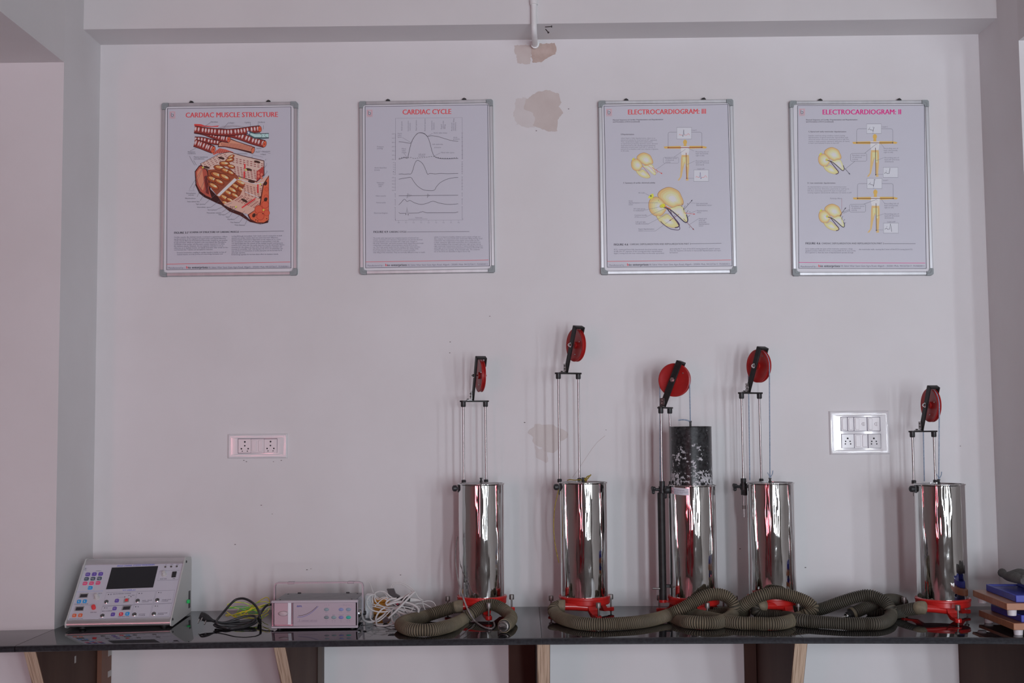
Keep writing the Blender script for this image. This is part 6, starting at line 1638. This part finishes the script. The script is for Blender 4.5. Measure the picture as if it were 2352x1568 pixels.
# ================================================================== WHITE PATIENT LEADS AND WHAT LIES BESIDE THEM
q = Z(830, 1320, 12.06)
M_WLEAD = mat('white_lead', (0.66, 0.64, 0.63), .35)
base = atz(910, 1420, 0)
pc_ = thing('patient_lead', base, 'tangle of white patient leads with a black connector beside the recorder', 'cable')
thick, thin = .0034, .0016
W1 = [(thick * .95, [(750, 1200, -.40), (1000, 960, -.37), (1250, 700, -.34), (1400, 545, -.325), (1485, 462, -.32), (1380, 500, -.315), (1200, 590, -.31), (1000, 680, -.315), (820, 770, -.32), (700, 830, -.32), (690, 760, -.31), (800, 670, -.31), (980, 650, -.31)]),
      (thick, [(20, 1130, -.30), (60, 1240, -.33), (180, 1300, -.345), (340, 1290, -.345), (500, 1200, -.34), (640, 1090, -.33), (700, 1000, -.32), (800, 900, -.31)]),
      (thick, [(1020, 1010, -.36), (1200, 1095, -.37), (1430, 1140, -.37), (1560, 1070, -.365), (1580, 950, -.35), (1480, 850, -.34), (1300, 775, -.33), (1050, 752, -.33), (850, 785, -.33), (720, 835, -.33), (690, 800, -.33)]),
      (thin * 1.5, [(400, 535, -.30), (250, 570, -.30), (155, 700, -.31), (170, 840, -.32), (270, 960, -.33), (470, 1020, -.335), (700, 1010, -.335), (900, 950, -.33), (1080, 840, -.33), (1150, 700, -.33), (1260, 580, -.33), (1330, 545, -.33)]),
      (thin, [(815, 385, -.27), (840, 290, -.27), (920, 205, -.27), (1080, 200, -.27), (1250, 260, -.27), (1400, 370, -.27), (1500, 490, -.275), (1590, 630, -.28), (1690, 695, -.285)]),
      (thin, [(855, 385, -.272), (900, 275, -.272), (1000, 235, -.272), (1150, 270, -.272), (1300, 360, -.275), (1430, 470, -.28), (1490, 470, -.285)]),
      (thin * .8, [(130, 215, -.26), (180, 172, -.26), (230, 220, -.26), (290, 370, -.27), (340, 500, -.28), (480, 650, -.29)]),
      (thin * 1.2, [(320, 780, -.29), (300, 640, -.29), (390, 500, -.29), (540, 450, -.29), (660, 510, -.29), (715, 620, -.30), (700, 760, -.31)]),
      (thin * 1.2, [(380, 560, -.30), (370, 660, -.30), (430, 780, -.30), (600, 870, -.31), (850, 900, -.32), (1100, 880, -.33), (1300, 900, -.33), (1500, 960, -.33)]),
      (thin * 1.3, [(520, 450, -.295), (650, 470, -.295), (760, 560, -.30), (860, 640, -.305), (980, 730, -.31), (1100, 800, -.32)]),
      (thin, [(1700, 690, -.27), (1710, 820, -.285), (1760, 950, -.30), (1800, 990, -.305), (1900, 960, -.30)]),
      (thin * .8, [(1490, 830, -.28), (1650, 770, -.27), (1850, 715, -.26), (2000, 760, -.26), (2055, 870, -.27), (2010, 945, -.28), (1900, 880, -.28), (1740, 800, -.28), (1560, 790, -.285), (1420, 830, -.29)]),
      (thin * .8, [(1500, 850, -.29), (1620, 880, -.29), (1610, 980, -.30), (1640, 1030, -.31), (1800, 990, -.30), (1990, 950, -.285)]),
      (thin * 1.2, [(240, 1120, -.34), (260, 1220, -.35), (360, 1290, -.355), (480, 1280, -.355), (640, 1160, -.35), (780, 1020, -.345), (900, 930, -.335)]),
      (thick * .8, [(850, 980, -.34), (835, 1150, -.37), (870, 1290, -.395), (960, 1390, -.41)]),
      (thick * .8, [(410, 1320, -.37), (440, 1400, -.385), (620, 1410, -.39), (830, 1370, -.385), (980, 1300, -.375), (1070, 1190, -.365), (1040, 1090, -.355), (960, 1050, -.345)]),
      (thick * .8, [(420, 1350, -.37), (400, 1220, -.35), (450, 1080, -.34), (560, 960, -.33), (650, 900, -.32)]),
      (thin, [(900, 1120, -.35), (950, 1180, -.36), (1000, 1100, -.35), (1020, 1000, -.34)]),
      (thin, [(260, 780, -.30), (400, 830, -.31), (700, 900, -.32), (1000, 930, -.33), (1250, 1000, -.34), (1500, 1050, -.345)]),
      (thin, [(300, 860, -.31), (550, 920, -.32), (800, 960, -.33), (1000, 950, -.335), (1200, 1010, -.34)]),
      (thin, [(1130, 820, -.32), (1200, 930, -.33), (1280, 1050, -.345), (1360, 1040, -.345), (1420, 930, -.33), (1440, 880, -.32)]),
      (thin, [(1100, 930, -.33), (1250, 960, -.335), (1400, 1010, -.34), (1550, 1040, -.34), (1680, 1040, -.33)]),
      (thin, [(380, 580, -.29), (460, 680, -.295), (600, 620, -.30), (760, 640, -.30), (850, 680, -.30)]),
      (thin, [(370, 880, -.31), (500, 740, -.31), (620, 650, -.31), (700, 690, -.31)]),
      (thin, [(840, 760, -.31), (980, 860, -.32), (1120, 960, -.33), (1200, 1060, -.345), (1300, 1100, -.35)])]
for r, L in W1:
    cable([q(a, b, Y=y_ ) for a, b, y_ in L], r, 'lead_wire', M_WLEAD, pc_, base, n=9)
# angled black connector and its strain relief
def qprism(L, Y, dY, nm, m, par):
    return MB().prism([q(a, b, Y=Y) for a, b in L], (0, dY, 0)).build(nm, m, par, smooth=False, off=base)
con = qprism([(700, 392), (890, 388), (940, 520), (1075, 600), (1000, 655), (850, 600), (760, 545)], -.295, .016, 'connector', M_BLACK, pc_)
qprism([(1040, 640), (1180, 600), (1360, 650), (1340, 740), (1180, 730), (1040, 680)], -.298, .018, 'connector_body', M_BLACK, pc_)
qprism([(1350, 640), (1500, 650), (1680, 712), (1500, 724), (1340, 740)], -.296, .012, 'strain_relief', mat('white_boot', (0.62, 0.61, 0.59), .5), pc_)
qprism([(830, 810), (1050, 800), (1180, 850), (1380, 890), (1300, 940), (1100, 905), (900, 850)], -.300, .014, 'connector_body', M_BLACK, pc_)
qprism([(960, 795), (1020, 785), (1030, 820), (985, 830)], -.306, .010, 'red_mark', ink(140, 40, 60), pc_)
qprism([(580, 1240), (650, 1170), (760, 1180), (800, 1250), (690, 1350), (600, 1340)], -.345, .016, 'connector_body', M_BLACK, pc_)
# orange box behind the leads
a = atz(838, 1412, 0); b = atz(890, 1412, 0)
yb = -.155
x0, x1 = at(842, 1400, yb).x, at(892, 1400, yb).x; zt = at(860, 1378, yb).z; zb = bz(x0)
ob = thing('orange_box', ((x0 + x1) / 2, yb, zb), 'small orange plastic box half hidden behind the white leads', 'box')
M_ORG = mat('orange_plastic', (0.74, 0.30, 0.025), .4)
MB().box((0, .03, (zt - zb) / 2 - .004), (x1 - x0, .06, zt - zb - .008), None, .003).build('box_body', M_ORG, ob)
MB().box((0, .03, zt - zb - .004), (x1 - x0 + .002, .062, .008), None, .002).build('box_lid', M_ORG, ob)
# white mains adapter between the recorder and the orange box
x0, x1 = at(838, 1390, -.235).x, at(856, 1390, -.235).x
wa = thing('white_adapter', ((x0 + x1) / 2, -.235, bz(x0)), 'white plastic adapter block at the right end of the recorder', 'adapter')
zt = at(846, 1366, -.235).z - bz(x0)
MB().box((0, .02, zt / 2), (x1 - x0, .045, zt), None, .003).build('adapter_body', M_WHITEP, wa)
MB().lathe([(.004, 0), (.003, .012)], (0, -.003, zt * .75), (0, -1, 0), 12).build('cable_boot', M_WHITEP, wa)

# ================================================================== STACKED WOODEN BOARDS
M_BOARD = noisy('orange_brown_board', (0.42, 0.185, 0.095), (0.35, 0.145, 0.075), 10, (1, 8, 1), rough=.38)
M_BLUE = noisy('blue_enamel', (0.045, 0.060, 0.42), (0.038, 0.05, 0.36), 40, rough=.42)
M_FOOT = mat('white_foot', (0.70, 0.66, 0.68), .45)
M_CLOTH = noisy('dark_grey_cloth', (0.115, 0.112, 0.105), (0.085, 0.083, 0.078), 60, rough=.9, bmp=.3)
def board_unit(Lp, Fp, hb, label, tray_in, zoff):
    """Lp, Fp: photo pixels of the left and front corner of the board's top; hb: height of that top above the worktop"""
    A = atz(*Lp, hb); Fv = atz(*Fp, hb)
    e = (Fv - A); e.z = 0; ln = e.length; e.normalize()
    f = Vector((-e.y, e.x, 0))                   # to the right/back
    wd = .30; th = .020
    z0 = bz(A.x)
    t = thing('wooden_board', (Fv.x, Fv.y, z0 + zoff), label, 'board', 'stacked wooden boards with blue trays')
    o = t.location
    ctr = Fv - e * (ln / 2) + f * (wd / 2)
    Rm = Matrix((e, f, Vector((0, 0, 1)))).transposed()
    zt_ = z0 + hb
    MB().box(Vector((ctr.x, ctr.y, zt_ - th / 2)), (ln, wd, th), Rm, .0012).build('board', M_BOARD, t, off=o)
    fh = hb - th - zoff
    for a in (-1, 1):
        for b in (-1, 1):
            c = ctr + e * (a * (ln / 2 - .022)) + f * (b * (wd / 2 - .022))
            MB().lathe([(.0125, 0), (.0125, .002), (.0140, fh)], (c.x, c.y, zt_ - th - fh), (0, 0, 1), 22).build('foot', M_FOOT, t, off=o)
    tl, tw, thh = ln - tray_in * 1.3, wd - tray_in * 2, .021
    tc = ctr + e * (tray_in * .10)
    tr = MB().box(Vector((tc.x, tc.y, zt_ + .0082)), (tl - .002, tw - .002, .0164), Rm, .001)
    for s in (-1, 1):
        tr.box(tc + e * (s * (tl / 2 - .003)) + Vector((0, 0, zt_ - tc.z + thh / 2)), (.006, tw, thh), Rm, .0015)
        tr.box(tc + f * (s * (tw / 2 - .003)) + Vector((0, 0, zt_ - tc.z + thh / 2)), (tl - .01, .006, thh - .0005), Rm, .0015)
    tr.build('blue_tray', M_BLUE, t, off=o)
    return t, ctr, e, f, zt_, tl, tw, Rm
u1 = board_unit((2248, 1400), (2328, 1431), .037, 'lower wooden board with blue tray and white feet at the right end', .030, .0003)
u2 = board_unit((2234, 1354), (2312, 1385), .0965, 'upper wooden board with blue tray, stacked on the lower board', .034, .0585)
t_, ctr, e, f, zt_, tl, tw, Rm = u2
bc = ctr - e * .045 + f * .035
blk = thing('blue_block', (bc.x, bc.y, zt_ + .0168), 'blue metal block standing in the upper tray under the grey cloth', 'block')
MB().box((0, 0, .0105), (.13, .12, .021), Rm, .002).build('block_body', M_BLUE, blk)
MB().box((0, 0, .0222), (.10, .09, .003), Rm, .001).build('block_cap', M_BLUE, blk)
# crumpled grey cloth lying over the block
cz = zt_ + .0168 + .027
n, m_ = 26, 20
vs = []; fs = []
rnd = random.Random(5)
for sgn in (0, 1):
    for i in range(n + 1):
        for j in range(m_ + 1):
            a = (i / n - .5) * .19; b = (j / m_ - .5) * .20
            d_ = max(abs(a) / .095, abs(b) / .10)
            z = cz + .020 + .009 * math.sin(a * 48 + 1.0) * math.cos(b * 34) + .004 * math.sin(b * 70 + a * 30) - .026 * max(0, d_ - .55) ** 1.3 * 1.6 + (0 if sgn == 0 else .0035)
            w_ = 1 + .05 * math.sin(b * 40 + 1) * (1 if i in (0, n) else 0)
            p = bc + e * (a * w_) + f * b
            vs.append((p.x, p.y, z))
N1 = (n + 1) * (m_ + 1)
ix = lambda s_, i, j: s_ * N1 + i * (m_ + 1) + j
for s_ in (0, 1):
    for i in range(n):
        for j in range(m_): fs.append((ix(s_, i, j), ix(s_, i + 1, j), ix(s_, i + 1, j + 1), ix(s_, i, j + 1)))
for i in range(n):
    for j in (0, m_): fs.append((ix(0, i, j), ix(0, i + 1, j), ix(1, i + 1, j), ix(1, i, j)))
for j in range(m_):
    for i in (0, n): fs.append((ix(0, i, j), ix(0, i, j + 1), ix(1, i, j + 1), ix(1, i, j)))
co = Vector((bc.x, bc.y, cz))
cl = thing('grey_cloth', co, 'crumpled dark grey cloth on top of the stacked boards', 'cloth')
MB().add(vs, fs).build('cloth_sheet', M_CLOTH, cl, off=co, sharp=80)
# folded roll of the same cloth along its left edge
fp = [bc + e * (-.085) - f * .098 + Vector((0, 0, 0)), bc - e * .03 - f * .104, bc + e * .03 - f * .103, bc + e * .09 - f * .094]
fp = [Vector((p.x, p.y, cz + .012 - .004 * (k % 2))) for k, p in enumerate(fp)]
MB().tube(catmull(fp, .008), [.0140 - .0030 * math.sin(k * .33) for k in range(len(catmull(fp, .008)))], 12).build('rolled_edge', M_CLOTH, cl, off=co)
sc.cycles.use_denoising = True
sc.cycles.max_bounces = 8
